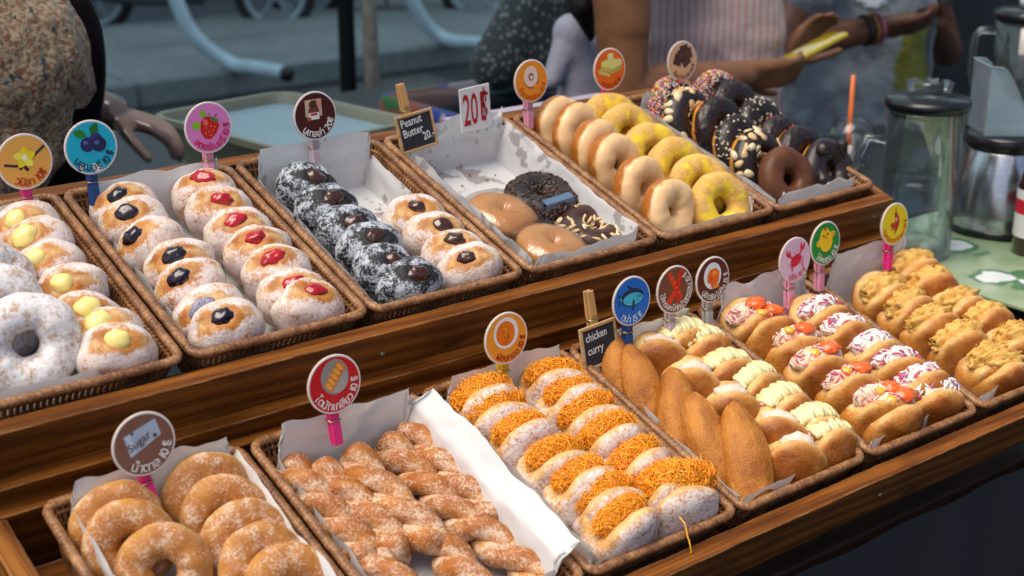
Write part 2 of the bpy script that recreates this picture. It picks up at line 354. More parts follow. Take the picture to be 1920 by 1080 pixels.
# unseen shophouses across the street, added for their effect on the light
def facade_mat(name, c): return ground_mat(name, tuple(x * .8 for x in c), tuple(min(1, x * 1.1) for x in c), .8, .85)
SHUT = plain('steel_shutter', (.16, .19, .21), .5, .1, 4); PANE = flat('dark_window', (.02, .025, .03), .1); ROOFM = plain('roof_slab', (.2, .19, .18), .8, .1, 3)
for bi, (x0, x1, hh, c_) in enumerate(((-16, -6, 12.5, (.42, .40, .36)), (-6, 4, 13.5, (.36, .38, .38)), (4, 14, 12.8, (.45, .41, .34)), (14, 24, 13.6, (.38, .36, .35)))):
    bo_ = empty('shophouse', T(Vector((x0, 16.0, 0)))); tag(bo_, ['shophouse farthest left across the street', 'grey shophouse second from the left across the street', 'cream shophouse third from the left across the street', 'shophouse farthest right across the street'][bi], 'building', 'shophouses across the street')
    fm_ = facade_mat('render_wall', c_); W_ = x1 - x0 - .02; child('wall', MB().box(.01, W_, 0, 8, 0, hh).mesh('wall', [fm_], False), bo_); child('roof', MB().box(-.0, W_ + .01, -.35, 8.2, hh + .002, hh + .3).mesh('roof', [ROOFM], False), bo_)
    for sx_ in (.8, 5.6): child('shutter', MB().box(sx_, sx_ + 3.6, -.06, -.003, .1, 3.0).mesh('shutter', [SHUT], False), bo_)
    for fl_ in range(3):
        for sx_ in (.9, 3.4, 5.9, 8.2):
            wn = child('window', MB().box(sx_, sx_ + 1.3, -.05, -.003, 4.4 + fl_ * 3, 6.0 + fl_ * 3).mesh('window', [SHUT], False), bo_); child('pane', MB().box(sx_ + .08, sx_ + 1.22, -.06, -.052, 4.48 + fl_ * 3, 5.92 + fl_ * 3).mesh('pane', [PANE], False), wn)
    child('awning', MB().box(.3, W_ - .3, -1.6, -.07, 3.2, 3.26).mesh('awning', [ROOFM], False), bo_)
# unseen sheet awning, added to shade the background and tint it blue
AWN = M('awning_sheet'); AWN.set(Base_Color=(.30, .42, .50), Roughness=.6); _t = AWN.n('BsdfTranslucent'); _t.inputs[0].default_value = (.42, .60, .70, 1); _x = AWN.n('MixShader'); _x.inputs[0].default_value = .75; AWN.l(AWN.b.outputs[0], _x.inputs[1]); AWN.l(_t.outputs[0], _x.inputs[2]); AWN.l(_x.outputs[0], AWN.out.inputs[0]); AWN = AWN.m; AWP = plain('awning_steel', (.3, .31, .32), .4, .1, 20)
aw = empty('market_awning', T(Vector((4.0, 7.0, 0)))); tag(aw, 'wide blue sheet awning on steel posts over the pavement behind the stall', 'awning')
vs = []; fs = []
for i in range(41):
    for j in range(25): vs.append((-9 + i * .5, -5.1 + j * .42, 3.05 + .05 * sin(i * pi / 2.0) * sin(j * .8) + .02 * j))
for i in range(40):
    for j in range(24): a_ = i * 25 + j; fs.append((a_, a_ + 25, a_ + 26, a_ + 1))
child('awning_sheet', new_mesh('sheet', vs, fs, [AWN]), aw)
for x_ in (-8.8, 10.8):
    for y_ in (-4.9, 0, 4.8): child('awning_post', MB().tube([(x_, y_, 0), (x_, y_, 3.0)], .04, 12).mesh('post', [AWP]), aw)
for y_ in (-5.0, 0, 4.9): child('awning_beam', MB().box(-9, 11, y_ - .04, y_ + .04, 2.86, 2.98).mesh('beam', [AWP], False), aw)
# ------------------------------------------------------------------ stall table with its navy cloth skirt
NAVY = M('navy_cloth'); _c = NAVY.coord(); _f = NAVY.noise(_c, 900, 2); NAVY.col(NAVY.ramp(_f, [(.3, (.004, .006, .010)), (.7, (.010, .014, .022))])).set(Roughness=.85); NAVY.bump(_f, .0005, .4); NAVY = NAVY.m
DARKW = plain('dark_stained_wood', (.03, .015, .008), .6, .3, 40)
tb = empty('stall_table', T(Vector((.9, 1.2, 0)))); tag(tb, 'long stall table under the wooden crates, hung with a dark navy cloth', 'table')
child('table_top', MB().box(-.68, .70, -.335, .36, .735, .765, 0, .003).mesh('table_top', [DARKW], False), tb)
for sx in (-.62, .64):
    for sy in (-.28, .30): child('table_leg', MB().box(sx - .02, sx + .02, sy - .02, sy + .02, 0, .735, 0, .003).mesh('leg', [DARKW], False), tb)
sk = MB(); vs = []; fs = []; NXS, NZS = 150, 16       # pleated skirt round the front and both ends
per = [(-.70 , .36)] + [(-.70, -.352)] + [(.72, -.352)] + [(.72, .36)]
def along(t):
    L = [.712, 1.42, .712]; tot = sum(L); d = t * tot
    for i in range(3):
        if d <= L[i] or i == 2:
            k = min(1, d / L[i]); a, b = Vector(per[i]), Vector(per[i + 1]); dr = (b - a).normalized(); return a.lerp(b, k), Vector((dr.y, -dr.x)), t * tot
        d -= L[i]
for i in range(NXS + 1):
    p, nn, s_ = along(i / NXS)
    for j in range(NZS + 1):
        h = j / NZS; fold = (.004 + .022 * h) * sin(s_ * 46 + 1.6 * sin(s_ * 9)) + .008 * h * sin(s_ * 17)
        q = p + nn * (fold * .55 + .012 * h + .004); vs.append((q.x, q.y, .772 - .765 * h))
for i in range(NXS):
    for j in range(NZS): a = i * (NZS + 1) + j; fs.append((a, a + 1, a + NZS + 2, a + NZS + 1))
skm = new_mesh('skirt', vs, fs, [NAVY]); sko = child('cloth_skirt', skm, tb); tag(sko, 'dark navy cloth skirt hanging to the ground')

# ------------------------------------------------------------------ crates
def board(name, parent, u0, u1, v0, v1, w0, w1, mat=WOOD, bev=.0016, wob=.0006):
    cx, cy, cz = (u0 + u1) / 2, (v0 + v1) / 2, (w0 + w1) / 2
    bm = bmesh.new(); bmesh.ops.create_cube(bm, size=1)
    for v in bm.verts: v.co = Vector((v.co.x * (u1 - u0), v.co.y * (v1 - v0), v.co.z * (w1 - w0)))
    L = max(u1 - u0, v1 - v0); ax = 0 if u1 - u0 >= v1 - v0 else 1
    es = [e for e in bm.edges if abs((e.verts[0].co - e.verts[1].co)[ax]) > L * .9]
    bmesh.ops.subdivide_edges(bm, edges=es, cuts=max(6, int(L / .03)), use_grid_fill=True)
    sh = [e for e in bm.edges if e.calc_face_angle(0) > .5]
    bmesh.ops.bevel(bm, geom=sh, offset=bev, segments=2, profile=.6, affect='EDGES')
    sd = random.uniform(0, 99)
    for v in bm.verts:
        k = v.co[ax]; d = mnoise.noise(Vector((k * 7 + sd, 0, sd))) * wob + mnoise.noise(Vector((k * 60 + sd, v.co.z * 40, v.co.y * 40))) * wob * .8
        v.co[1 - ax] += d; v.co.z += d * .7
    bm.verts.index_update()
    m = new_mesh(name, [v.co[:] for v in bm.verts], [[v.index for v in f.verts] for f in bm.faces], [mat], smooth=False); bm.free()
    return child(name, m, parent, T(Vector((cx, cy, cz))))
cu = empty('display_crate', T(OU) @ CM_ROT); tag(cu, 'upper honey-brown wooden display crate, raised behind the lower one', 'crate', 'tilted wooden display crates')
board('front_board', cu, .24, 1.578, 0, .018, -.0500, 0)
board('base_rail', cu, .24, 1.578, -.0152, .030, -.0765, -.0505)
board('back_board', cu, .24, 1.578, .357, .375, -.075, 0)
board('end_board', cu, 1.560, 1.578, .0185, .3565, -.060, .0, WOODY)
board('end_board', cu, .24, .258, .0185, .3565, -.060, .0, WOODY)
for k in range(5): board('floor_slat', cu, .2585, 1.5595, .030 + k * .066, .072 + k * .066, -.057, -.047)
for k, uu in enumerate((.30, .9, 1.52)): board('bearer', cu, uu, uu + .03, .031, .356, -.075, -.0575, WOODY)
# plinth of the upper crate: posts and a dark riser that stand on the table
for uu in (.262, .90, 1.54):
    for vv in (.05, .33):
        top = OU + V * vv + N * -.0755; L = (top.z - .766)
        lg = MB().box(-.014, .014, -.014, .014, -L, -.008, 0, .002).mesh('post', [WOOD], False)
        o = child('support_post', lg, cu); o.matrix_world = T(Vector((uu, top.y, top.z)))
clo = empty('display_crate', T(OL) @ CM_ROT); tag(clo, 'lower worn wooden display crate at the front edge of the stall', 'crate', 'tilted wooden display crates')
board('front_rail', clo, .31, 1.602, 0, .020, -.0520, 0, WOOD, .002, .0009)
board('back_board', clo, .31, 1.602, .328, .344, -.075, 0)
board('end_board', clo, .312, .334, .0205, .3275, -.060, -.002, WOODY)
board('end_board', clo, 1.587, 1.602, .0205, .3275, -.060, -.016, WOODY)
for k in range(4): board('floor_slat', clo, .3345, 1.5865, .034 + k * .075, .078 + k * .075, -.057, -.047)
for uu in (.40, .95, 1.5): board('bearer', clo, uu, uu + .03, .0205, .3275, -.070, -.0575, WOODY)
for uu in (.33, .95, 1.57):
    top = OL + V * .315 + N * -.0755; L = (top.z - .766)
    o = child('support_post', MB().box(-.014, .014, -.012, .012, -L, -.006, 0, .002).mesh('post', [WOOD], False), clo); o.matrix_world = T(Vector((uu, top.y, top.z)))

# ------------------------------------------------------------------ baskets
WF, WR = -.043, .010           # basket floor and rim height above the crate's top plane
def rrect(hx, hy, r, ds):
    """closed rounded rectangle, points ds apart"""
    pts = []; segs = [((hx - r, -hy), (-(hx - r), -hy)), None]
    def arc(cx, cy, a0, a1):
        n = max(2, int(abs(a1 - a0) * r / ds)); return [(cx + r * cos(a0 + (a1 - a0) * i / n), cy + r * sin(a0 + (a1 - a0) * i / n)) for i in range(n)]
    def lin(a, b):
        n = max(2, int(math.dist(a, b) / ds)); return [(a[0] + (b[0] - a[0]) * i / n, a[1] + (b[1] - a[1]) * i / n) for i in range(n)]
    P = lin((-hx + r, -hy), (hx - r, -hy)) + arc(hx - r, -hy + r, -pi / 2, 0) + lin((hx, -hy + r), (hx, hy - r)) + arc(hx - r, hy - r, 0, pi / 2)
    P += lin((hx - r, hy), (-hx + r, hy)) + arc(-hx + r, hy - r, pi / 2, pi) + lin((-hx, hy - r), (-hx, -hy + r)) + arc(-hx + r, -hy + r, pi, 1.5 * pi)
    return P
def resample(P, n):
    P = [Vector((*p, 0)) for p in P]; d = [0]
    for i in range(len(P)): d.append(d[-1] + (P[(i + 1) % len(P)] - P[i]).length)
    tot = d[-1]; out = []; j = 0
    for i in range(n):
        t = tot * i / n
        while d[j + 1] < t: j += 1
        k = (t - d[j]) / (d[j + 1] - d[j]); out.append(P[j].lerp(P[(j + 1) % len(P)], k))
    nor = []
    for i in range(n):
        tg = (out[(i + 1) % n] - out[i - 1]).normalized(); nor.append(Vector((tg.y, -tg.x, 0)))
    return out, nor, tot
def basket_meshes(wx, wy):
    H = WR - WF; hx, hy = wx / 2, wy / 2
    # rim: two strands twisted round each other
    P, Nn, tot = resample(rrect(hx - .005, hy - .005, .012, .003), 100); n = int(tot / .00125); P, Nn, tot = resample(rrect(hx - .005, hy - .005, .012, .003), n); rim = MB()
    vs = []; fs = []; m = 9          # rim cane wrapped round and round with split cane
    for i in range(n):
        ss = i / n * tot
        for j in range(m):
            b = 2 * pi * j / m; ph = (ss / .0052 + b / (2 * pi) * .8 + .25 * mnoise.noise(Vector((ss * 30, 0, 0)))) % 1.0
            r_ = .0050 * (.80 + .24 * sqrt(max(0, 1 - (2 * ph - 1) ** 2))) * (1 + .08 * mnoise.noise(Vector((ss * 90, b, 3))))
            vs.append(P[i] + Nn[i] * (r_ * cos(b)) + Vector((0, 0, H + .001 * mnoise.noise(Vector((ss * 14, 1, 0))) + r_ * .9 * sin(b))))
    for i in range(n):
        for j in range(m): fs.append((i * m + j, i * m + (j + 1) % m, ((i + 1) % n) * m + (j + 1) % m, ((i + 1) % n) * m + j))
    rim.add(vs, fs)
    wall = MB(); ns = int(tot / .0062)
    for lv in range(4):
        h = (lv + .5) / 4; off = -.011 * (1 - h); n2 = 180
        P, Nn, _ = resample(rrect(hx - .0075 + off, hy - .0075 + off, .012, .003), n2)
        wall.tube([P[i] + Vector((0, 0, H * h * .97)) for i in range(n2)], .0022, 5, 0, closed=True)
    P, Nn, _ = resample(rrect(hx - .006, hy - .006, .012, .003), ns * 2); P2, _, _ = resample(rrect(hx - .017, hy - .017, .012, .003), ns * 2)
    for i in range(ns):
        k = 2 * i; sl_ = random.Random(i).uniform(-.0006, .0006); q0, q1, q2 = P2[k], P2[(k + 1) % (2 * ns)].lerp(P[(k + 1) % (2 * ns)], .5), P[(k + 2) % (2 * ns)]
        wall.tube([q0, q1 + Nn[k] * (-.0022 + sl_) + Vector((0, 0, H * .5)), q2 + Vector((0, 0, H))], [.0024, .0027, .0024], 5, 0, cap=False)
    base = MB()
    for k in range(int((wy - .04) / .007)): base.box(-hx + .018, hx - .018, -hy + .02 + k * .007, -hy + .0262 + k * .007, -.002, .0025)
    return rim.mesh('rim', [WICKER]), wall.mesh('wall', [WICKER]), base.mesh('base', [WICKER], False)
BU = [.322, .529, .737, .944, 1.153, 1.360, 1.559]; BL = [.356, .563, .766, .968, 1.173, 1.380, 1.584]
BN = {'U': ['custard', 'fruit jam', 'chocolate spread', 'nearly empty', 'butter ring', 'chocolate ring'], 'L': ['sugar ring', 'sugar twist', 'golden egg thread', 'sausage bun', 'crab salad', 'pork floss']}
BCOL = {}
for row, O, BX, vv0, vv1 in (('U', OU, BU, .0215, .345), ('L', OL, BL, .0235, .322)):
    wx, wy = .2045 if row == 'U' else .2015, vv1 - vv0
    rm, wm, bm_ = basket_meshes(wx, wy)
    for k in range(6):
        c = uvw(O, (BX[k] + BX[k + 1]) / 2, (vv0 + vv1) / 2, WF)
        mw = T(c) @ CM_ROT @ Matrix.Rotation(radians(random.uniform(-.35, .35)), 4, 'Z')
        b = empty('wicker_basket', mw)
        tier = 'upper' if row == 'U' else 'lower'
        tag(b, f'brown wicker basket of the {BN[row][k]} doughnuts in the {tier} crate', 'basket', 'wicker baskets set side by side in the crates')
        child('rim', rm, b); child('woven_wall', wm, b); child('base', bm_, b); BCOL[row, k] = (b, mw, wx, wy)

# ------------------------------------------------------------------ paper liners
def liner(row, k, eL, eR, eF, eB, mat, label, seed, amp=.0045, flop=(0, 0, 0, 0), tips=()):
    """a sheet laid in the basket: flat on the floor, up the walls, then standing or flopping over the rim"""
    b, mw, wx, wy = BCOL[row, k]; a, c = wx / 2 - .027, wy / 2 - .026; H = WR - WF
    us = np.concatenate([np.linspace(-a - eL, -a, 18, endpoint=False), np.linspace(-a, a, 30, endpoint=False), np.linspace(a, a + eR, 19)])
    vs_ = np.concatenate([np.linspace(-c - eF, -c, 18, endpoint=False), np.linspace(-c, c, 40, endpoint=False), np.linspace(c, c + eB, 20)])
    def wallp(e, fl, s_):            # (outward, upward) along the sheet beyond the floor edge
        if e <= 0: return 0.0, 0.0
        lim = H + .004; e1 = min(e, lim); o_ = e1 * .10; u_ = e1 * .99
        r_ = .004 * (1 - exp(-e / .006)); u_ = max(0, u_ - r_ * .6)
        if e > lim: x = e - lim; an = radians(fl) * min(1, x / .012); o_ += x * sin(an); u_ += x * cos(an)
        return o_, u_
    vs = []
    for q in vs_:
        for p in us:
            eu = max(0, abs(p) - a); ev = max(0, abs(q) - c); su = 1 if p > 0 else -1; sv = 1 if q > 0 else -1
            cut = 1 - .45 * min(1, min(eu, ev) / .045)
            ou, uu = wallp(eu * (1 - .30 * min(1, ev / .05)), flop[1 if su > 0 else 0], seed); ov, uv = wallp(ev * (1 - .20 * min(1, eu / .05)), flop[3 if sv > 0 else 2], seed)
            rise = (uu ** 4 + uv ** 4) ** .25; edge = min(1, max(eu, ev) / .03); far = min(1, max(0, max(eu, ev) - H) / .02)
            wr = nz((p, q, 0), 22, seed) * amp * (.2 + .5 * edge + 1.0 * far) + nz((p, q, 0), 60, seed) * amp * .3 * (.4 + edge)
            scal = 1 + (.09 * nz((p, q, 0), 24, seed + 7) + .05 * nz((p, q, 2), 60, seed)) * edge
            x = su * (min(abs(p), a) + ou) - su * abs(wr) * .8 * (1 if eu > 0 else 0) + wr * .5 * far
            y = sv * (min(abs(q), c) + ov) - sv * abs(wr) * .8 * (1 if ev > 0 else 0) + wr * .5 * far
            z = .0046 + rise * scal + abs(wr) * .5
            for tu, tv, hh, rr in tips:
                z += hh * max(0, 1 - sqrt((p / (a + .03) - tu) ** 2 + (q / (c + .03) - tv) ** 2) / rr) * edge
            vs.append((x, y, max(.0043, z)))
    W = len(us); fs = [(j * W + i, j * W + i + 1, (j + 1) * W + i + 1, (j + 1) * W + i) for j in range(len(vs_) - 1) for i in range(W - 1)]
    o = obj('paper_liner', new_mesh('paper', vs, fs, [mat])); o.matrix_world = mw
    tag(o, label, 'paper', 'white paper liners in the baskets'); return o
liner('U', 0, .030, .040, .050, .061, PAPER, 'white paper lining the basket of custard doughnuts', 1, .0045, flop=(0, 5, 30, 5))
liner('U', 1, .040, .040, .040, .073, PAPER, 'white paper lining the basket of blueberry and strawberry doughnuts', 2, .0045, flop=(25, 10, 0, 6), tips=((-1, 1, .022, .35), (1, 1, .030, .35)))
liner('U', 2, .040, .046, .040, .077, PAPER_ST, 'grease-stained white paper behind the black and chocolate-filled doughnuts', 3, .0045, flop=(0, 5, 10, 8))
liner('U', 3, .050, .062, .056, .075, PAPER_ST, 'crumpled stained paper in the nearly empty basket', 4, .006, flop=(10, 30, 25, 12), tips=((-1, 1, .016, .3), (.95, 1, .030, .4)))
liner('U', 4, .040, .058, .046, .069, PAPER, 'white paper under the pale glazed and yellow ring doughnuts', 5, .0045, flop=(0, 20, 20, 5), tips=((1, 1, .018, .35),))
liner('U', 5, .050, .040, .064, .069, PAPER, 'curling white paper under the chocolate ring doughnuts', 6, .006, flop=(10, 0, 40, 5), tips=((1, 1, .02, .3),))
liner('L', 0, .062, .070, .036, .084, PAPER, 'white paper under the big sugared ring doughnuts', 7, .0045, flop=(5, 14, 0, 4), tips=((1, 1, .030, .35), (-1, 1, .015, .3)))
liner('L', 1, .040, .086, .060, .079, PAPER, 'wide creased white paper under the sugar twists', 8, .006, flop=(10, 50, 40, 5), tips=((-1, 1, .022, .3), (1, 1, .030, .4)))
liner('L', 2, .054, .040, .040, .079, PAPER, 'white paper under the orange egg thread doughnuts', 9, .0045, flop=(15, 0, 10, 5), tips=((-1, 1, .02, .3),))
liner('L', 3, .044, .040, .048, .075, PAPER, 'white paper under the long fried buns and sausage buns', 10, .0045, flop=(5, 0, 20, 5), tips=((1, -1, .015, .25),))
liner('L', 4, .040, .044, .050, .091, PAPER, 'crumpled white paper under the crab salad buns', 11, .006, flop=(0, 5, 20, 12), tips=((1, 1, .028, .45), (1, -1, .02, .25)))
liner('L', 5, .042, .040, .050, .091, PAPER, 'white paper under the pork floss buns', 12, .006, flop=(5, 0, 20, 8), tips=((1, 1, .022, .4),))

# ================================================================== DOUGHNUTS
def spin(Mx, seed, ang=6):
    r = random.Random(seed); return Mx @ Matrix.Rotation(radians(r.uniform(-ang, ang)), 4, 'Y') @ Matrix.Rotation(radians(r.uniform(-ang, ang)), 4, 'X')
def lean_frame(loc, lean, yaw=0.0, roll=0.0):
    """x along the crate, y the upward edge leaning back, z the face that looks down the slope"""
    L = radians(lean); y = N * cos(L) + V * sin(L); z = -V * cos(L) + N * sin(L); x = y.cross(z)
    m = frame(x, y, z, loc)
    return m @ Matrix.Rotation(radians(yaw), 4, 'Y') @ Matrix.Rotation(radians(roll), 4, 'Z')
def full(d, e=.82):
    return tuple(math.copysign(abs(c) ** e, c) for c in d)

def m_filled(seed, mat, c0=.48):
    V0, F0 = ICO[4]; vs = []; mk = []; rn = random.Random(seed)
    R, H = .0380, .0295; wob = rn.uniform(0, 50); gz = rn.uniform(.0, .35)
    for d in V0:
        x, y, z = d; q = sqrt(x * x + y * y); qq = q ** .86 / max(q, 1e-6)
        p = Vector((x * qq * R, y * qq * R * .96, math.copysign(abs(z) ** .9, z) * H))
        p *= 1 + .075 * nz(d, 1.6, wob) + .03 * nz(d, 4.5, wob + 9)
        # pale waist pinched a little, pucker round the filling hole
        waist = exp(-(z / .13) ** 2); p.x *= 1 - .022 * waist; p.y *= 1 - .022 * waist
        top = exp(-((x * x) / .10 + (z * z) / .09)) * sm(.5, .95, y); p.y -= .006 * top
        pk = sm(.35, .85, y) * (1 - top); an = atan2(z, x); p *= 1 - .02 * pk * (.5 + .5 * sin(an * 5 + wob))
        vs.append(p)
        cap = sm(c0, c0 + .34, y - .75 * abs(z - gz * .25) + .20 * nz(d, 2.6, wob + 3))
        br = cap * (.55 + .45 * sm(-.1, .5, nz(d, 2.2, wob + 5)))
        pale = waist * sm(-.9, .2, -y + .4) * .85 * (1 - .7 * cap) + .55 * cap * sm(.05, .4, nz(d, 3, wob + 7))
        mk.append((br + .35 * (1 - cap), max(0, min(1, .80 - 1.05 * cap + .45 * nz(d, 2.6, wob + 11))), pale))
    return new_mesh('bun', vs, F0, [mat], mask=mk)
def m_blob(name, mat, r, seed, nzs=.25, fq=1.8, sub=3, flat_=0.0):
    V0, F0 = ICO[sub]; vs = []
    for d in V0:
        k = 1 + nzs * nz(d, fq, seed) + nzs * .3 * nz(d, fq * 3, seed + 5)
        p = Vector((d[0] * r[0] * k, d[1] * r[1] * k, d[2] * r[2] * k))
        if d[1] < 0: p.y *= .6
        vs.append(p)
    return new_mesh(name, vs, F0, [mat], mask=[(.3, .7, .3)] * len(vs))
def m_ring(seed, mat, R=.029, r=.0165, squash=1.0, mode='sugar', nu=56, nv=26, hole=1.0):
    vs = []; mk = []; fs = []; rn = random.Random(seed); w0 = rn.uniform(0, 50)
    for i in range(nu):
        a = 2 * pi * i / nu
        for j in range(nv):
            b = 2 * pi * j / nv; ca, sa, cb, sb = cos(a), sin(a), cos(b), sin(b)
            d = (ca * 1.5 + ca * cb * .6, sa * 1.5 + sa * cb * .6, sb * .7)
            k = 1 + .10 * nz(d, .9, w0) + .045 * nz(d, 2.4, w0 + 5) + .015 * nz(d, 7, w0)
            RR = R * (1 + .045 * nz((ca, sa, 0), 1.1, w0 + 20)); rr = r * k * (1 + .10 * nz((ca, sa, 0), 1.5, w0 + 30))
            cbb = math.copysign(abs(cb) ** .9, cb); sbb = math.copysign(abs(sb) ** .9, sb)
            inner = 1.0 if cb > 0 else hole
            rad = RR + rr * cbb * inner
            vs.append((rad * ca, rad * sa * .98, rr * sbb * squash))
            side = exp(-((sb) / .22) ** 2) * (1 if cb > 0 else .4)
            if mode == 'sugar': mk.append((.35 + .4 * sm(.2, .9, sb) + .3 * nz(d, 1.5, w0 + 2), .55 + .35 * nz(d, 1.7, w0 + 8), .45 * side))
            elif mode == 'glaze':
                g = sm(.22, .48, sb + .22 * nz(d, 1.8, w0 + 2) + (.5 if cb < 0 else 0)); mk.append(((1 - g) * (.55 + .5 * sm(-.4, .3, -abs(sb + .1) + .3)), 0, g * .95 + .0))
            elif mode == 'butter':
                g = sm(.28, .62, sb * .45 - .45 * cb + .95 * nz(d, 2.0, w0 + 2) + .05); mk.append((.25 * (1 - g), .7 - .9 * g + .3 * nz(d, 2, w0), g))
            else: mk.append((.35 + .4 * nz(d, 1.5, w0), .5, .25 * side))
    for i in range(nu):
        for j in range(nv): fs.append((i * nv + j, ((i + 1) % nu) * nv + j, ((i + 1) % nu) * nv + (j + 1) % nv, i * nv + (j + 1) % nv))
    return new_mesh('ring', vs, fs, [mat], mask=mk)
def m_coat(seed, mat, R=.029, r=.0165, lo=-.15, thick=.0012, nu=56, nv=22, rough=0.0):
    """a coat of glaze over the front half of a ring"""
    vs = []; fs = []; rn = random.Random(seed); w0 = rn.uniform(0, 50)
    for i in range(nu):
        a = 2 * pi * i / nu; e0 = math.asin(max(-.9, min(.6, lo + .22 * nz((cos(a), sin(a), 0), 2.2, w0)))); e1 = pi - math.asin(max(-.9, min(.6, lo + .2 * nz((cos(a), sin(a), 0), 2.5, w0 + 9))))
        for j in range(nv):
            t = j / (nv - 1); b = e0 + (e1 - e0) * t; taper = min(1, 6 * min(t, 1 - t)) ; k = 1 + .05 * nz((cos(a), sin(a), sin(b)), 2, w0)
            rr = r * k * 1.05 + thick * (taper * 1.6 - .6); rr += rough * nz((cos(a) * 1.5 + cos(a) * cos(b), sin(a) * 1.5 + sin(a) * cos(b), sin(b)), 6.5, w0) * taper
            vs.append(((R + rr * cos(b)) * cos(a), (R + rr * cos(b)) * sin(a), rr * sin(b)))
    for i in range(nu):
        for j in range(nv - 1): fs.append((i * nv + j, ((i + 1) % nu) * nv + j, ((i + 1) % nu) * nv + j + 1, i * nv + j + 1))
    return new_mesh('coat', vs, fs, [mat])
def torus_pt(a, b, R, r): return Vector(((R + r * cos(b)) * cos(a), (R + r * cos(b)) * sin(a), r * sin(b))), Vector((cos(b) * cos(a), cos(b) * sin(a), sin(b)))
def m_scatter(name, seed, mats, n, size, R=.029, r=.0185, blo=.05, shape='rod', lift=.0004):
    rn = random.Random(seed); mb = MB()
    for _ in range(n):
        a = rn.uniform(0, 2 * pi); b = math.asin(rn.uniform(blo, 1)); b = b if rn.random() < .62 else pi - b
        p, nn = torus_pt(a, b, R, r); t = nn.orthogonal().normalized(); t = Matrix.Rotation(rn.uniform(0, 2 * pi), 3, nn) @ t; bt = nn.cross(t)
        k = rn.uniform(.75, 1.25); mi = rn.randrange(len(mats)); c = p + nn * lift
        if shape == 'rod':
            L, h = size[0] * k, size[1]; t2 = (t + nn * rn.uniform(-.3, .3)).normalized(); mb.tube([c - t2 * L, c + t2 * L], h, 5, mi)
        elif shape == 'almond':
            L, W, h = size[0] * k, size[1] * k, size[2]; ti = nn * rn.uniform(-.25, .35); vs = []
            for i in range(8):
                an = 2 * pi * i / 8; q = t * (L * cos(an)) * (1 if cos(an) > 0 else .85) + bt * (W * sin(an) * (1 - .25 * cos(an))) + ti * (L * cos(an)); vs += [c + q + nn * h, c + q - nn * h * .3]
            vs += [c + nn * (h * 1.7)]; fs = [(2 * i, 2 * ((i + 1) % 8), 16) for i in range(8)] + [(2 * i + 1, 2 * ((i + 1) % 8) + 1, 2 * ((i + 1) % 8), 2 * i) for i in range(8)]
            mb.add(vs, fs, mi)
        else:
            s = size[0] * k; mb.blob(c, (s, s * rn.uniform(.5, .9), s * rn.uniform(.5, .9)), mi, 1, .5, 1.3, rn.random() * 9, Matrix.Rotation(rn.uniform(0, 6), 3, nn))
    return mb.mesh(name, mats, shape != 'chip')
def m_split(seed, mat, R=(.0365, .034, .027), groove=.55, open_=.006, powder=False, sub=4):
    V0, F0 = ICO[sub]; vs = []; mk = []; rn = random.Random(seed); w0 = rn.uniform(0, 50); bow = rn.uniform(-.12, .12)
    for d in V0:
        x, y, z = d; f = full(d, .88); zz = z + .05 - bow * (x * x - .4)
        p = Vector((f[0] * R[0], f[1] * R[1], f[2] * R[2])) * (1 + .085 * nz(d, 1.4, w0) + .03 * nz(d, 4, w0 + 3))
        g = exp(-(zz / .27) ** 2) * sm(-.15, .55, y); p *= 1 - groove * g
        p.z += math.copysign(open_ * sm(-.2, .9, y) * (1 - exp(-(zz / .12) ** 2)), zz)
        vs.append(p)
        lip = exp(-((abs(zz) - .36) / .20) ** 2) * sm(-.1, .5, y); inn = sm(.25, .6, g)
        face = sm(.25, .8, abs(z))
        mk.append((face * (.5 + .5 * sm(-.3, .4, nz(d, 1.6, w0 + 6))) * (1 - lip), (.78 if powder else .3) * (1 - .85 * lip) * (1 - inn) * sm(.0, .5, face + .4 - .3 * y) + .18 * nz(d, 2, w0), max(.95 * lip * (.65 + .5 * nz(d, 2.5, w0 + 8)), inn * .9)))
    return new_mesh('split_bun', vs, F0, [mat], mask=mk)
def m_strands(name, seed, mats, n, ext, c, rad=.0007, ln=(.010, .028), wig=.006, drape=0):
    """tangled threads heaped over an ellipsoid"""
    rn = random.Random(seed); mb = MB()
    for _ in range(n):
        a = rn.uniform(0, 2 * pi); e = rn.uniform(-.15, 1); q = sqrt(max(0, 1 - e * e)); d = Vector((q * cos(a), e, q * sin(a))); k = rn.uniform(.86, 1.08)
        p = Vector((c[0] + d.x * ext[0] * k, c[1] + d.y * ext[1] * k, c[2] + d.z * ext[2] * k)); nn = Vector((d.x / ext[0], d.y / ext[1], d.z / ext[2])).normalized()
        t = (Matrix.Rotation(rn.uniform(0, 2 * pi), 3, nn) @ nn.orthogonal()).normalized(); L = rn.uniform(*ln); m = 7; pts = []
        ph = rn.uniform(0, 6); bt = nn.cross(t); cur = rn.uniform(-1.4, 1.4)
        for i in range(m):
            s = i / (m - 1) - .5; pts.append(p + t * (L * s) + bt * (wig * (sin(ph + s * 5) * .5 + cur * s * s * 2)) + nn * (-(L * s) ** 2 * 12 + .0011 * sin(ph * 2 + s * 9)))
        mb.tube(pts, [rad * (.75 if i in (0, m - 1) else 1) for i in range(m)], 4, rn.randrange(len(mats)), cap=False)
    return mb.mesh(name, mats)
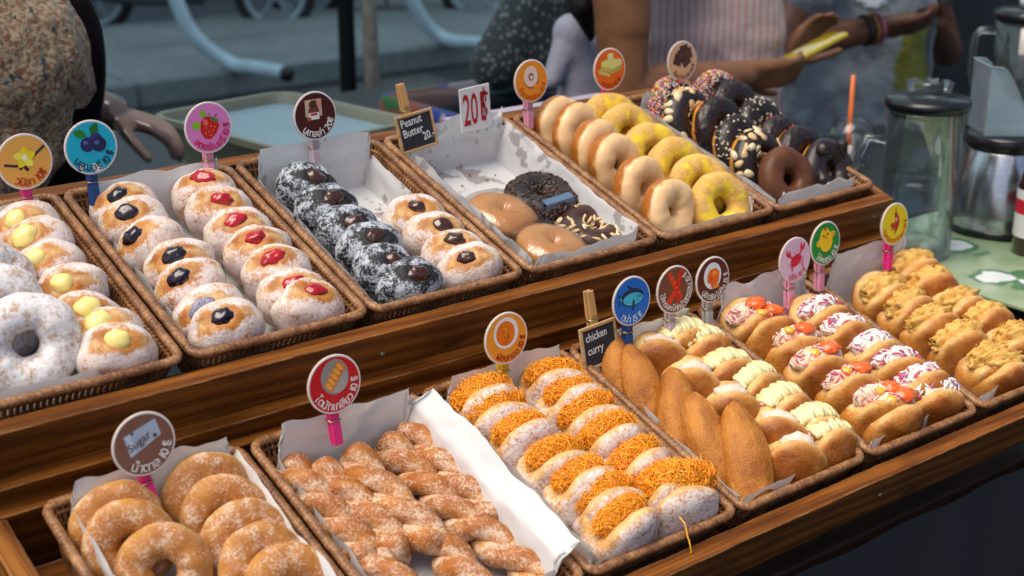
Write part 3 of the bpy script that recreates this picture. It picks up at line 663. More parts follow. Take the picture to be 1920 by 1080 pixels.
def m_shreds(name, seed, mats, n, ext, c, size=(.006, .0012)):
    rn = random.Random(seed); mb = MB()
    for _ in range(n):
        a = rn.uniform(0, 2 * pi); e = rn.uniform(0, 1); q = sqrt(max(0, 1 - e * e)); d = Vector((q * cos(a), e, q * sin(a)))
        p = Vector((c[0] + d.x * ext[0], c[1] + d.y * ext[1], c[2] + d.z * ext[2])); nn = Vector((d.x / ext[0], d.y / ext[1], d.z / ext[2])).normalized()
        t = (Matrix.Rotation(rn.uniform(0, 2 * pi), 3, nn) @ nn.orthogonal()).normalized(); L = size[0] * rn.uniform(.5, 1.3); bt = nn.cross(t); cu = rn.uniform(-.4, .4)
        pts = [p + t * (L * s) + bt * (L * cu * s * s) + nn * (.0012 * (1 - s * s) + rn.uniform(-.0003, .0006)) for s in (-1, -.4, .3, 1)]
        mb.tube(pts, [size[1] * .6, size[1], size[1], size[1] * .5], 5, rn.randrange(len(mats)))
    return mb.mesh(name, mats)
def m_mayo(seed):
    rn = random.Random(seed); mb = MB(); pts = []; n = 90; L = .056; ph = rn.uniform(0, 6)
    for i in range(n):
        s = i / (n - 1); x = -L / 2 + L * s; z = .0125 * sin(s * 2 * pi * 8.5 + ph); y = .0310 - 11 * x * x - .35 * abs(z) * abs(z) / .0125 + .0012 * sin(s * 30)
        pts.append((x, y, z))
    mb.tube(pts, [.0042 * (.7 + .3 * min(1, 8 * min(i / n, 1 - i / n))) * rn.uniform(.92, 1.08) for i in range(n)], 8, 0)
    mb.blob((0, .0235, 0), (.0285, .0090, .0135), 0, 3, .1, 2, seed)
    if seed % 2: mb.blob((rn.uniform(-.015, .015), .018, .016), (.006, .011, .004), 0, 2, .15, 2, seed)
    return mb.mesh('mayo', [CREAM])
def m_long(seed, mat, L=.060, r=.029):
    V0, F0 = ICO[5]; vs = []; mk = []; w0 = seed * 7.3
    for d in V0:
        x, y, z = d; t = 1 - .24 * abs(x) ** 2.4; p = Vector((x * L, y * r * t ** .5 * 1.0, z * r * .92 * t ** .5)) * (1 + .05 * nz(d, 1.5, w0) + .012 * nz(d, 7, w0)); p.y += .004 * sin(x * 2 + seed)
        p += Vector(d) * (.0011 * nz(d, 34, w0)); vs.append(p); mk.append((.35 + .5 * nz(d, 1.6, w0 + 3) + .2 * abs(x), .5 + .4 * nz(d, 3, w0), 0))
    return new_mesh('long_bun', vs, F0, [mat], mask=mk)
def m_twist(seed, L=.13, turns=2.1):
    """two ropes of dough wound round each other, welded at both ends"""
    rn = random.Random(seed); mb = MB(); n = 64; m = 16; w0 = rn.uniform(0, 50); ph = rn.uniform(0, 6); bend = rn.uniform(-.12, .12); al = []
    for s in range(2):
        vs = []; fs = []; mk = []
        for i in range(n):
            t = i / (n - 1); a = ph + s * pi - turns * 2 * pi * (t - .5); env = sm(0, .10, t) * sm(0, .10, 1 - t); hr = .0098 * (.12 + .88 * env)
            x = (t - .5) * L; c = Vector((x, hr * cos(a) + bend * (x * x * 8 - .02), hr * sin(a)))
            end = min(1, sqrt(max(0, min(t, 1 - t)) / .055)); rr = .0116 * max(.06, min(1, end)) * (1 + .07 * nz((t * 4, s, 0), 1.5, w0))
            da = -turns * 2 * pi; tan = Vector((L, -hr * sin(a) * da, hr * cos(a) * da)).normalized(); nx = Vector((0, cos(a), sin(a))); nx = (nx - tan * nx.dot(tan)).normalized(); ny = tan.cross(nx)
            for j in range(m):
                b = 2 * pi * j / m; o = nx * cos(b) + ny * sin(b); k = rr * (1 + .07 * nz((t * 9, cos(b), sin(b)), 1.2, w0 + s)); vs.append(c + o * k)
                out = cos(b); mk.append((.35 + .45 * sm(-.2, .9, out) + .4 * nz((t * 5, cos(b), sin(b)), 1.4, w0 + 3), .58 - .25 * sm(.2, 1, out) + .4 * nz((t * 6, cos(b), sin(b)), 1.7, w0 + 6), .3 * sm(.2, -.6, out)))
        for i in range(n - 1):
            for j in range(m): fs.append((i * m + j, i * m + (j + 1) % m, (i + 1) * m + (j + 1) % m, (i + 1) * m + j))
        fs.append(tuple(range(m - 1, -1, -1))); fs.append(tuple((n - 1) * m + j for j in range(m)))
        mb.add(vs, fs, 0, mk)
    return mb.mesh('twist', [D_TWIST], True, True)

def jam_frame(loc, jx, jy, body_px, R=.036):
    """turn a bun so that its filling hole sits where it is seen"""
    d = (loc - CAM).length; dx, dy = jx - body_px[0], jy - body_px[1]
    rt = RT; upv = UP; m = Vector((dx, -dy)) * (d / FPX) / R; L = min(.93, m.length); m = m.normalized() * L
    y = (rt * m.x + upv * m.y - FW * sqrt(1 - L * L)).normalized()
    zp = (-V * .9 + N * .15 - U * .35); z = (zp - y * zp.dot(y)).normalized(); x = y.cross(z); return frame(x, y, z, loc)
def thing(name, mesh, mw, label, group, cat='doughnut'):
    o = obj(name, mesh); o.matrix_world = mw; tag(o, label, cat, group); return o

# ---- filled buns -----------------------------------------------------------
FILL = [m_filled(s, D_FILL) for s in range(7)]; FCH = [m_filled(s + 40, D_CHAR, .62) for s in range(4)]
def jam_mesh(kind, s):
    if kind == 'custard': return m_blob('custard', CUSTARD, (.0130, .0085, .0112), s, .16, 1.4)
    if kind == 'blue': return m_blob('jam', JAM_BLUE, (.0128, .0068, .0105), s, .25, 1.9)
    if kind == 'dust': return m_blob('jam', JAM_DUST, (.0165, .0065, .0115), s, .22, 1.6)
    if kind == 'red': return m_blob('jam', JAM_RED, (.0128, .0062, .0090), s, .30, 1.9)
    return m_blob('spread', CHOC, (.0120, .0066, .0095), s, .28, 1.7)
JM = {k: [jam_mesh(k, s * 3.1) for s in range(4)] for k in ('custard', 'blue', 'dust', 'red', 'choc')}
FROWS = [
 ('custard', 'vanilla custard', FILL, 0, [((48, 423), (44, 399)), ((72, 474), (63, 451)), ((94, 520), (80, 491)), ((133, 560), (135, 536)), ((158, 614), (181, 581)), ((207, 647), (202, 603)), ((241, 677), (258, 641))]),
 ('blue', 'blueberry jam', FILL, 1, [((222, 388), (218, 354)), ((252, 431), (250, 406)), ((284, 476), (255, 453)), ((338, 512), (338, 484)), ((359, 552), (345, 525)), ((396, 598), (392, 583)), ((433, 638), (435, 610))]),
 ('red', 'strawberry jam', FILL, 1, [((385, 372), (389, 330)), ((424, 406), (439, 377)), ((446, 450), (450, 418)), ((488, 487), (491, 451)), ((524, 524), (524, 486)), ((549, 568), (563, 534)), ((595, 588), (617, 546))]),
 ('choc', 'chocolate spread', FCH, 2, [((573, 364), (600, 340)), ((610, 404), (632, 376)), ((648, 443), (672, 424)), ((692, 477), (708, 448)), ((719, 519), (747, 493)), ((771, 549), (795, 522))]),
 ('choc', 'chocolate spread', FILL, 2, [((782, 422), (792, 394)), ((823, 454), (843, 424)), ((862, 488), (865, 449)), ((900, 515), (896, 487))])]
PARTN = {'custard': 'custard_filling', 'blue': 'jam_filling', 'red': 'jam_filling', 'choc': 'chocolate_filling', 'dust': 'jam_filling'}
sd = 0
for kind, words, meshes, bk, items in FROWS:
    for i, (b, j) in enumerate(items):
        sd += 1; loc = onC(OU, b[0], b[1], -.005)
        mw = jam_frame(loc, j[0], j[1], b); me = meshes[(sd * 3) % len(meshes)]
        black = meshes is FCH
        nm = 'black charcoal doughnut' if black else 'sugar-dusted bun doughnut'
        o = thing('filled_doughnut', me, mw, f'{ORD[i]} {nm} from the back of its row, topped with {words}' if not (kind == 'blue' and i == 5) else 'sixth blueberry jam bun doughnut from the back, its jam dusted with sugar', ('black' if black else 'sugared') + f' {words} doughnuts')
        jk = 'dust' if (kind == 'blue' and i == 5) else kind; rr = random.Random(sd)
        sc = rr.uniform(.86, 1.08)
        child(PARTN[jk], JM[jk][sd % 4], o, T(Vector((0, .0315, 0))) @ Matrix.Rotation(rr.uniform(-.5, .5), 4, 'Y') @ Matrix.Scale(sc, 4))
# ---- white icing-sugar rings at the left edge ------------------------------
for i, (px, py, ln, yw) in enumerate([(-25, 566, 25, 10), (50, 664, 30, -14), (-8, 612, 30, 0)]):
    o = thing('ring_doughnut', m_ring(300 + i, D_WHITE, .030, .0205, 1.05, 'plain', hole=.85), lean_frame(onC(OU, px, py, -.002), ln, yw), ['white icing-sugar ring doughnut cut off by the left edge, at the back', 'biggest white icing-sugar ring doughnut, beside the custard row at the front', 'white icing-sugar ring doughnut between two others at the left edge'][i], 'white icing-sugar ring doughnuts')
# ---- nearly empty basket: four flat wrapped rings -------------------------------
def flat_frame(px, py, wh, rot=0, tilt=0): return frame(U, V, N, onC(OU, px, py, wh)) @ Matrix.Rotation(radians(tilt), 4, 'Y') @ Matrix.Rotation(radians(rot), 4, 'Z')
def film(seed, rx, rz):
    V0, F0 = ICO[4]; vs = []
    for d in V0:
        f = full(d, .8); k = 1 + .05 * nz(d, 2.2, seed) + .03 * abs(nz(d, 6, seed)); vs.append((f[0] * rx * k, f[1] * rx * k, f[2] * rz * k))
    return new_mesh('film', vs, F0, [FILM])
for i, (px, py, rot, lab) in enumerate([(940, 414, 20, 'film-wrapped peanut butter ring doughnut nearer the empty paper'), (1034, 474, 80, 'film-wrapped peanut butter ring doughnut at the front rim of the basket')]):
    o = thing('ring_doughnut', m_ring(320 + i, D_CHOCRING, .0235, .0205, .72, 'plain'), flat_frame(px, py, -.024, rot, 4), lab, 'peanut butter ring doughnuts')
    child('peanut_butter_coat', m_coat(330 + i, PEANUT, .0235, .0205, -.35, .0016), o, Matrix.Diagonal((1, 1, .78, 1))); child('cling_film', film(9 + i * 5, .0500, .0235), o)
o = thing('ring_doughnut', m_ring(322, D_COCOA, .0275, .0170, 1.0, 'plain'), flat_frame(1025, 376, -.018, 0, -6), 'dark chocolate ring doughnut heaped with chocolate flakes in the nearly empty basket', 'chocolate rings in the nearly empty basket')
child('chocolate_coat', m_coat(332, CHOC_D, .0275, .018, -.5, .0015), o)
tag(child('chocolate_flakes', m_scatter('flakes', 77, [CHIPM, CHIPM, CHIP], 420, (.0045, .002, .0009), .0275, .0195, -.1, 'almond', .0008), o), kind='stuff')
tag(child('wrapper_band', new_mesh('band', [(-.026, -.042, .002), (.026, -.042, .002), (.022, -.0365, .0215), (-.022, -.0365, .0215), (.021, -.026, .0225), (-.021, -.026, .0225)], [(0, 1, 2, 3), (3, 2, 4, 5)], [flat('blue_plastic', (.10, .16, .24), .2)], smooth=False), o))
o = thing('ring_doughnut', m_ring(323, D_COCOA, .0275, .0165, .9, 'plain'), flat_frame(1125, 435, -.022, 40, -3), 'chocolate ring doughnut covered with slivered almonds', 'chocolate rings in the nearly empty basket')
child('chocolate_coat', m_coat(333, CHOC_M, .0275, .0175, -.5, .0014), o)
tag(child('almond_slivers', m_scatter('slivers', 78, [ALMOND_L, ALMOND], 95, (.0075, .0019, .0011), .0275, .0186, .0, 'almond', .0004), o), kind='stuff')
# ---- glazed and butter rings ------------------------------------------------
GL = [m_ring(340 + i, D_GLAZE, .0265, .0172, .95, 'glaze', hole=1.1) for i in range(3)]; BT = [m_ring(350 + i, D_BUTTER, .0285, .0165, .95, 'butter') for i in range(4)]
for i, (px, py) in enumerate([(1030, 230), (1081, 254), (1116, 291), (1150, 316), (1198, 358), (1252, 400)]):
    thing('ring_doughnut', GL[i % 3], lean_frame(onC(OU, px, py, .0), 24 + 4 * (i % 2), 6, 40 * i), f'{ORD[i]} pale glazed ring doughnut from the back of its row', 'pale glazed ring doughnuts')
for i, (px, py) in enumerate([(1133, 226), (1187, 254), (1229, 291), (1277, 322), (1318, 354), (1362, 384)]):
    thing('ring_doughnut', BT[i % 4], lean_frame(onC(OU, px, py, .001), 32 + 3 * (i % 3), -16 + 6 * (i % 2), 70 * i), f'{ORD[i]} yellow butter ring doughnut from the back of its row', 'yellow butter ring doughnuts')
# ---- chocolate rings -------------------------------------------------------
CR = [m_ring(360 + i, D_CHOCRING, .0265, .0162, .95, 'plain') for i in range(3)]
S_CH = Matrix.Scale(1.04, 4)
CC = [m_coat(370 + i, CHOC_D, .0265, .0168, -.05, .0016) for i in range(3)]; CCR = [m_coat(375 + i, CHOC_D, .0265, .0168, -.05, .0026, rough=.0022, nu=90, nv=34) for i in range(2)]
sprk = m_scatter('sprinkles', 5, SPR, 1900, (.0019, .00085), .0265, .0186, -.1, 'rod'); alm = m_scatter('almonds', 6, [ALMOND_L, ALMOND], 60, (.0066, .0042, .0009), .0265, .0188, .0, 'almond', .0006)
wch = m_scatter('nut_chips', 8, [NUTWHITE, NUTWHITE, CHIP], 320, (.0017, 0), .0265, .0188, .0, 'chip'); chp = m_scatter('chips', 9, [CHIP, CHIP, CHIPM], 300, (.0024, 0), .0265, .0190, .0, 'chip')
dcr = m_scatter('dark_crumbs', 10, [CHIP, CHIPM, CHIP, SPR[6]], 240, (.0017, 0), .0265, .0186, .0, 'chip')
CHL = [(1246, 196, 'sprinkles', 'rainbow-sprinkled chocolate ring doughnut at the left back of the chocolate basket'), (1291, 227, 'almonds', 'chocolate ring doughnut with flaked almonds behind the sprinkled pair'),
 (1343, 246, 'rough', 'plain rough dark chocolate ring doughnut third from the back in the left row'), (1384, 277, 'nuts', 'chocolate ring doughnut with white nut chips in the left row'), (1417, 308, 'almonds', 'chocolate ring doughnut with flaked almonds second from the front'),
 (1474, 338, 'smooth', 'smooth cocoa ring doughnut at the front left of the chocolate basket'), (1338, 180, 'sprinkles', 'rainbow-sprinkled chocolate ring doughnut at the right back of the chocolate basket'), (1386, 210, 'chips', 'chocolate ring doughnut covered with dark chips in the right row'),
 (1433, 243, 'nuts', 'chocolate ring doughnut with white nut chips in the right row'), (1474, 276, 'rough', 'rough dark chocolate ring doughnut fourth from the back in the right row'), (1508, 298, 'crumbs', 'dark ring doughnut with reddish crumbs in the right row'), (1560, 320, 'rolls', 'chocolate ring doughnut with round biscuit rolls at the front right')]
for i, (px, py, kd, lab) in enumerate(CHL):
    mw = lean_frame(onC(OU, px, py, .0), 36 + 5 * (i % 2), 0 if kd != 'smooth' else -8, 55 * i) @ S_CH
    o = thing('ring_doughnut', m_ring(390, D_COCOA, .0265, .0165, .95, 'plain') if kd == 'smooth' else CR[i % 3], mw, lab, 'chocolate ring doughnuts')
    if kd == 'smooth': continue
    child('chocolate_coat', CCR[i % 2] if kd in ('rough', 'crumbs', 'chips') else CC[i % 3], o)
    if kd == 'sprinkles': tag(child('sprinkles', sprk, o), kind='stuff')
    if kd == 'almonds': tag(child('almond_flakes', alm, o), kind='stuff')
    if kd == 'nuts': tag(child('nut_chips', wch, o), kind='stuff')
    if kd == 'chips': tag(child('chocolate_chips', chp, o), kind='stuff')
    if kd == 'crumbs' or kd == 'rough': tag(child('crumbs', dcr, o), kind='stuff')
    if kd == 'rolls':
        inv = mw.to_3x3().inverted()
        for k in range(5):
            a = radians(20 + 72 * k); p, nn = torus_pt(a, radians(72), .0265, .0195); rl = MB(); ax = Vector((cos(a + .8), sin(a + .8), .5)).normalized()
            rl.tube([p - ax * .010, p - ax * .0085, p + ax * .0085, p + ax * .010], [.0065, .0075, .0075, .0065], 14, 0); child('biscuit_roll', rl.mesh('roll', [CHOC_D]), o)
# ---- lower crate: sugared rings -------------------------------------------
SR = [m_ring(400 + i, D_SUGAR, .0262, .0162, .94, 'sugar', 64, 30, 1.0) for i in range(4)]
for i, (px, py, ln, yw, col, nth) in enumerate([(195, 988, 30, 6, 'left', 0), (243, 1024, 34, 4, 'left', 1), (308, 1070, 40, -4, 'left', 2), (388, 930, 30, 10, 'right', 0), (424, 974, 34, 0, 'right', 1), (462, 1022, 42, 8, 'right', 2), (512, 1062, 46, 16, 'right', 3), (572, 1098, 46, 6, 'right', 4)]):
    thing('ring_doughnut', SR[i % 4], lean_frame(onC(OL, px, py, .002), ln + 4, yw - 20, 77 * i), f'{ORD[nth]} cinnamon-sugared ring doughnut from the back in the {col} row of its basket', 'cinnamon-sugared ring doughnuts')
# ---- sugar twists ----------------------------------------------------------
TW = [((504, 872), (676, 1066), 'leftmost sugar twist, along the wicker side of its basket', -.006), ((588, 884), (762, 1056), 'second sugar twist from the left wicker side of its basket', -.010), ((648, 850), (828, 1034), 'middle sugar twist with a fat rounded front end', .004), ((714, 830), (892, 1006), 'sugar twist with a white streak of loose sugar on top', -.004), ((778, 794), (956, 978), 'rightmost long sugar twist, lying against the tall paper', .0), ((900, 982), (1050, 1108), 'sugar twist at the front right beside the big paper fold', -.010), ((806, 1006), (900, 1128), 'short-looking sugar twist at the front, end towards the viewer', -.010), ((690, 1042), (800, 1180), 'front left sugar twist cut off by the bottom edge', -.006)]
for i, (a, b, lab, wh) in enumerate(TW):
    wh -= .010; p, q = onC(OL, *a, wh), onC(OL, *b, wh); x = (q - p); L = x.length; x.normalize(); z = (N - x * N.dot(x)).normalized()
    o = thing('twisted_doughnut', m_twist(50 + i, L * 1.02, L / (.074 + .012 * (i % 3))), frame(x, z.cross(x), z, (p + q) / 2 + N * .001), lab, 'granulated-sugar twist doughnuts')
# ---- golden egg thread buns ------------------------------------------------
D_EGGB = D_FILL
EB = [m_split(500 + i, D_EGGB, (.0405, .0380, .0310), .40, .007, True) for i in range(4)]
ET = [m_strands('threads', 510 + i, [EGG, EGG, EGG_L], 640, (.0336, .0202, .0154), (0, .0195, -.0015), .00046, (.012, .030), .008) for i in range(4)]; EC = [m_blob('core', EGG_L, (.0285, .0172, .0124), i * 3.3, .22, 2.4) for i in range(3)]
EGT = [((884, 764), 0), ((930, 808), 0), ((976, 852), 0), ((1033, 896), 0), ((1084, 938), 0), ((1132, 972), 0), ((1170, 1022), 0), ((1027, 735), 1), ((1070, 776), 1), ((1112, 806), 1), ((1156, 848), 1), ((1204, 893), 1), ((1254, 938), 1), ((1312, 978), 1)]
for i, ((px, py), c) in enumerate(EGT):
    rr = random.Random(900 + i); last = i in (13,)
    mw = lean_frame(onC(OL, px, py, -.006), rr.uniform(8, 26) if not last else 14, rr.uniform(-16, 6), rr.uniform(-8, 14))
    o = thing('egg_thread_doughnut', EB[i % 4], mw, (f'{ORD[i % 7]} orange egg thread doughnut from the back in the {"left" if c == 0 else "right"} row' if not last else 'frontmost egg thread doughnut, overflowing, with a thread hanging over the crate'), 'orange egg thread doughnuts')
    cr = child('thread_core', EC[i % 3], o, T(Vector((0, .0185, -.0015)))); tag(child('egg_threads', ET[(i * 3) % 4], o, Matrix.Scale(1.18 if last else rr.uniform(.93, 1.0), 4)), kind='stuff')
    if last: CR_LAST = o
pa = onC(OL, 1316, 1000, .016); pb = uvw(OL, 0, 0, 0); hang = [pa, onC(OL, 1326, 1012, .014), onC(OL, 1332, 1040, .004)]
e2 = hang[-1] + Vector((.001, -.020, -.002)); edge = Vector((hang[-1].x, OL.y - .003, OL.z + .003)); hang += [edge, edge + Vector((.001, -.003, -.012)), edge + Vector((.0005, .001, -.03))]
hm = MB().tube(hang, .0008, 5, 0).mesh('hanging_thread', [EGG_L]); ho = bpy.data.objects.new('hanging_thread', hm); COL.objects.link(ho); ho.parent = CR_LAST; bpy.context.view_layer.update(); ho.matrix_parent_inverse = CR_LAST.matrix_world.inverted()
# ---- long fried buns -------------------------------------------------------
LB = [m_long(i, D_CRUMB) for i in range(3)]
for i, (px, py, sc, rl) in enumerate([(1134, 678, .84, -6), (1200, 730, .92, 12), (1266, 780, .98, -10), (1328, 830, 1.0, 16), (1398, 868, 1.14, -2)]):
    x = (-V * .66 - N * .42 - U * .30).normalized(); z = (N * .8 - V * .5 - U * .2); z = (z - x * z.dot(x)).normalized()
    thing('long_bun', LB[i % 3], frame(x, z.cross(x), z, onC(OL, px, py, .004)) @ Matrix.Rotation(radians(rl), 4, 'X') @ Matrix.Rotation(radians(rl * .4), 4, 'Z') @ Matrix.Diagonal((sc * .98, sc * .84, sc * .78, 1)), f'{ORD[i]} long brown crumbed bun from the back of its row', 'long brown crumbed buns', 'bun')
# ---- savoury split buns ------------------------------------------------------
SB = [m_split(540 + i, D_FRY, (.0400, .0380, .0315), .34, .007) for i in range(4)]; SB2 = [m_split(550 + i, D_FRY, (.0380, .0345, .0300), .28, .006) for i in range(3)]
TF = [m_blob('tuna', TUNA, (.0215, .0125, .0115), i * 2.2, .3, 2.2) for i in range(3)]
MY = [m_mayo(i) for i in range(4)]; SG = MB().tube([(-.034, .0165, 0), (-.031, .0175, 0), (0, .0195, 0), (.031, .0175, 0), (.034, .0165, 0)], [.004, .0075, .0085, .0075, .004], 12).mesh('sausage', [SAUSAGE])
def row(items, O, fn):
    for i, it in enumerate(items): fn(i, it, random.Random(hash(it) % 9999))
for i, (px, py) in enumerate([(1218, 674), (1292, 734), (1362, 778), (1450, 828), (1502, 888)]):
    rr = random.Random(1200 + i); mw = lean_frame(onC(OL, px, py, -.006), rr.uniform(14, 26), rr.uniform(-40, -24), rr.uniform(-18, 0))
    o = thing('tuna_bun', SB2[i % 3], mw, f'{ORD[i]} fried bun with greyish tuna cream from the back of the middle row', 'fried buns with tuna cream', 'bun'); child('tuna_cream', TF[i % 3], o, T(Vector((.002, .0195, -.001))))
for i, (px, py) in enumerate([(1270, 638), (1326, 670), (1372, 714), (1421, 740), (1470, 778), (1530, 816), (1580, 862)]):
    rr = random.Random(1300 + i); mw = lean_frame(onC(OL, px, py, -.008), rr.uniform(8, 20), rr.uniform(-14, 6), rr.uniform(-10, 10))
    o = thing('sausage_bun', SB2[(i + 1) % 3], mw, f'{ORD[i]} sausage bun with piped pale cream from the back of its row', 'sausage buns with piped cream', 'bun'); child('sausage', SG, o, T(Vector((0, .001, -.001)))); child('piped_cream', MY[i % 4], o, T(Vector((0, .002, -.001))))
CB = [m_blob('salad', CRABO, (.0335, .0190, .0155), i * 4.1, .3, 2.6) for i in range(3)]; CW = [m_blob('salad', CRABM, (.0335, .0185, .0155), i * 5.1 + 2, .3, 2.6) for i in range(3)]
SHO = [m_shreds('shreds', 560 + i, [SHRED[3], SHRED[1], SHRED[0], SHRED[2]], 70, (.0335, .0192, .0160), (0, .0185, -.0015), (.0055, .0010)) for i in range(3)]; SHW = [m_shreds('shreds', 570 + i, [SHRED[1], SHRED[1], SHRED[0], SHRED[2], SHRED[1]], 64, (.0335, .0188, .0160), (0, .0185, -.0015), (.0062, .0013)) for i in range(3)]
RO = [m_blob('roe', ROE, (.0140, .0070, .0120), i * 6.6, .3, 2.6) for i in range(2)]; CHB = m_blob('cheese', CHEESE, (.0070, .0055, .0070), 3, .2, 2)
for i, (px, py) in enumerate([(1384, 612), (1433, 645), (1486, 678), (1526, 715), (1584, 752), (1630, 785), (1680, 818)]):
    rr = random.Random(1400 + i); mw = lean_frame(onC(OL, px, py, -.006), (rr.uniform(8, 24) if i < 5 else rr.uniform(0, 8)), rr.uniform(-18, 4), rr.uniform(-8, 10))
    o = thing('crab_roe_bun', SB[i % 4], mw, f'{ORD[i]} crab salad bun with orange roe from the back of the left row', 'crab salad buns with orange roe', 'bun'); child('crab_salad', CB[i % 3], o, T(Vector((0, .0185, -.0015)))); tag(child('crab_shreds', SHO[i % 3], o), kind='stuff')
    sx = .006 if i < 3 else .016; child('orange_roe', RO[i % 2], o, T(Vector((sx, .0365 - 7 * sx * sx, .001)))) 
    if i > 0: child('cheese_dollop', CHB, o, T(Vector((sx - .022, .0340, .003))))
for i, (px, py) in enumerate([(1535, 616), (1578, 652), (1637, 678), (1684, 712), (1730, 745), (1782, 785)]):
    rr = random.Random(1500 + i); mw = lean_frame(onC(OL, px, py, -.006), (rr.uniform(8, 24) if i < 5 else rr.uniform(0, 8)), rr.uniform(-18, 4), rr.uniform(-8, 10))
    o = thing('crab_bun', SB[(i + 2) % 4], mw, f'{ORD[i]} bun of white and pink crab shreds from the back of the right row', 'buns of white and pink crab shreds', 'bun'); child('crab_salad', CW[i % 3], o, T(Vector((0, .0185, -.0015)))); tag(child('crab_shreds', SHW[i % 3], o), kind='stuff')
FB = [m_blob('floss', FLOSS, (.0345, .0212, .0170), i * 4.4 + 1, .35, 3.2, 4) for i in range(3)]; FF = [m_strands('fibres', 580 + i, [FLOSS_F], 200, (.0347, .0216, .0174), (0, .0175, -.0015), .00045, (.004, .010), .003) for i in range(3)]
for i, (px, py, rw, nth) in enumerate([(1648, 574, 'left', 0), (1692, 604, 'left', 1), (1738, 638, 'left', 2), (1788, 670, 'left', 3), (1838, 700, 'left', 4), (1884, 728, 'left', 5), (1704, 520, 'right', 0), (1748, 558, 'right', 1), (1799, 594, 'right', 2), (1852, 626, 'right', 3), (1898, 658, 'right', 4)]):
    rr = random.Random(1600 + i); mw = lean_frame(onC(OL, px, py, -.006), (rr.uniform(8, 24) if nth < 4 else rr.uniform(0, 8)), rr.uniform(-20, 4), rr.uniform(-8, 10))
    o = thing('floss_bun', SB[(i * 3) % 4], mw, f'{ORD[nth]} pork floss bun from the back in the {rw} row', 'buns topped with golden pork floss', 'bun'); child('pork_floss', FB[i % 3], o, T(Vector((0, .0175, .0005)))); tag(child('floss_fibres', FF[i % 3], o), kind='stuff')

# ---- settle every bun inside its own basket ---------------------------------
bpy.context.view_layer.update()
for o in [x for x in COL.objects if x.parent is None and x.get('category') in ('doughnut', 'bun')]:
    n = len(o.data.vertices); co = np.empty(n * 3); o.data.vertices.foreach_get('co', co); co = co.reshape(-1, 3); R3 = np.array(o.matrix_world.to_3x3()); pw = co @ R3.T + np.array(o.matrix_world.translation)
    for O, BX, v0, v1 in ((OL, BL, .0235, .322), (OU, BU, .0215, .345)):
        rel = pw - np.array(O); u_, v_, w_ = rel @ np.array(U), rel @ np.array(V), rel @ np.array(N)
        if abs(w_.mean()) < .06 and -.06 < v_.mean() < .40: break
    k = max(0, min(5, int(np.searchsorted(BX, u_.mean())) - 1)); sh_ = Vector((0, 0, 0))
    lim_f = v0 + .0095; dv = max(0, lim_f - v_.min()); dv = min(dv, .030); dvb = min(0, (v1 - .016) - v_.max()); dvb = max(dvb, -.02)
    du = max(0, BX[k] + .0165 - u_.min()) if u_.min() < BX[k] + .0165 else min(0, BX[k + 1] - .0155 - u_.max()); du = max(-.014, min(.014, du))
    dw = max(0, WF + .0065 - w_.min()); o.location = o.location + V * (dv + dvb) + U * du + N * min(dw, .02)

# ---- loose sugar and crumbs on the papers, screws in the boards -----------------
SUGARC = plain('loose_sugar', (.82, .78, .74), .9, .1, 400); CRUMBC = plain('dark_crumb', (.12, .05, .02), .8, .4, 300)
for row_, k_, mats_, n_, lab in (('U', 0, [SUGARC], 110, 'loose sugar fallen beside the custard doughnuts'), ('U', 1, [SUGARC], 150, 'loose sugar fallen between the jam doughnut rows'), ('U', 2, [SUGARC, SUGARC, CRUMBC], 160, 'sugar and dark crumbs on the stained paper by the black doughnuts'), ('U', 3, [CRUMBC, CRUMBC, ALMOND_L], 60, 'chocolate crumbs and nut bits in the nearly empty basket'), ('L', 1, [SUGARC], 200, 'loose sugar fallen round the sugar twists'), ('L', 2, [SUGARC, EGG_L], 110, 'sugar and thread bits beside the egg thread doughnuts')):
    b_, mw_, wx_, wy_ = BCOL[row_, k_]; rn = random.Random(k_ + 50); mb = MB()
    for _ in range(n_):
        s_ = rn.choice((.0006, .0008, .0010, .0016)); mb.blob((rn.uniform(-1, 1) * (wx_ / 2 - .03), rn.uniform(-1, 1) * (wy_ / 2 - .03), .0052 + s_ * .3 + .001), (s_, s_ * rn.uniform(.6, 1), s_ * .6), rn.randrange(len(mats_)), 1, .4, 1.5, rn.random() * 9)
    o = obj('crumbs', mb.mesh('crumbs', mats_, False)); o.matrix_world = mw_; tag(o, lab, 'crumbs', kind='stuff')
SCREW = M('screw_steel').set(Base_Color=(.25, .22, .19), Metallic=1.0, Roughness=.45).m
for cr_, us_, v_, w_ in ((cu, (.33, .74, 1.15, 1.545), -.0004, -.025), (clo, (.42, .8, 1.18, 1.57), -.0006, -.026)):
    for uu in us_: child('screw', MB().lathe([(0, .0011), (.0022, .0009), (.0034, .0), (.0034, -.001)], 12).mesh('screw', [SCREW]), cr_, T(Vector((uu, v_, w_ + random.uniform(-.004, .004)))) @ Matrix.Rotation(radians(90), 4, 'X'))

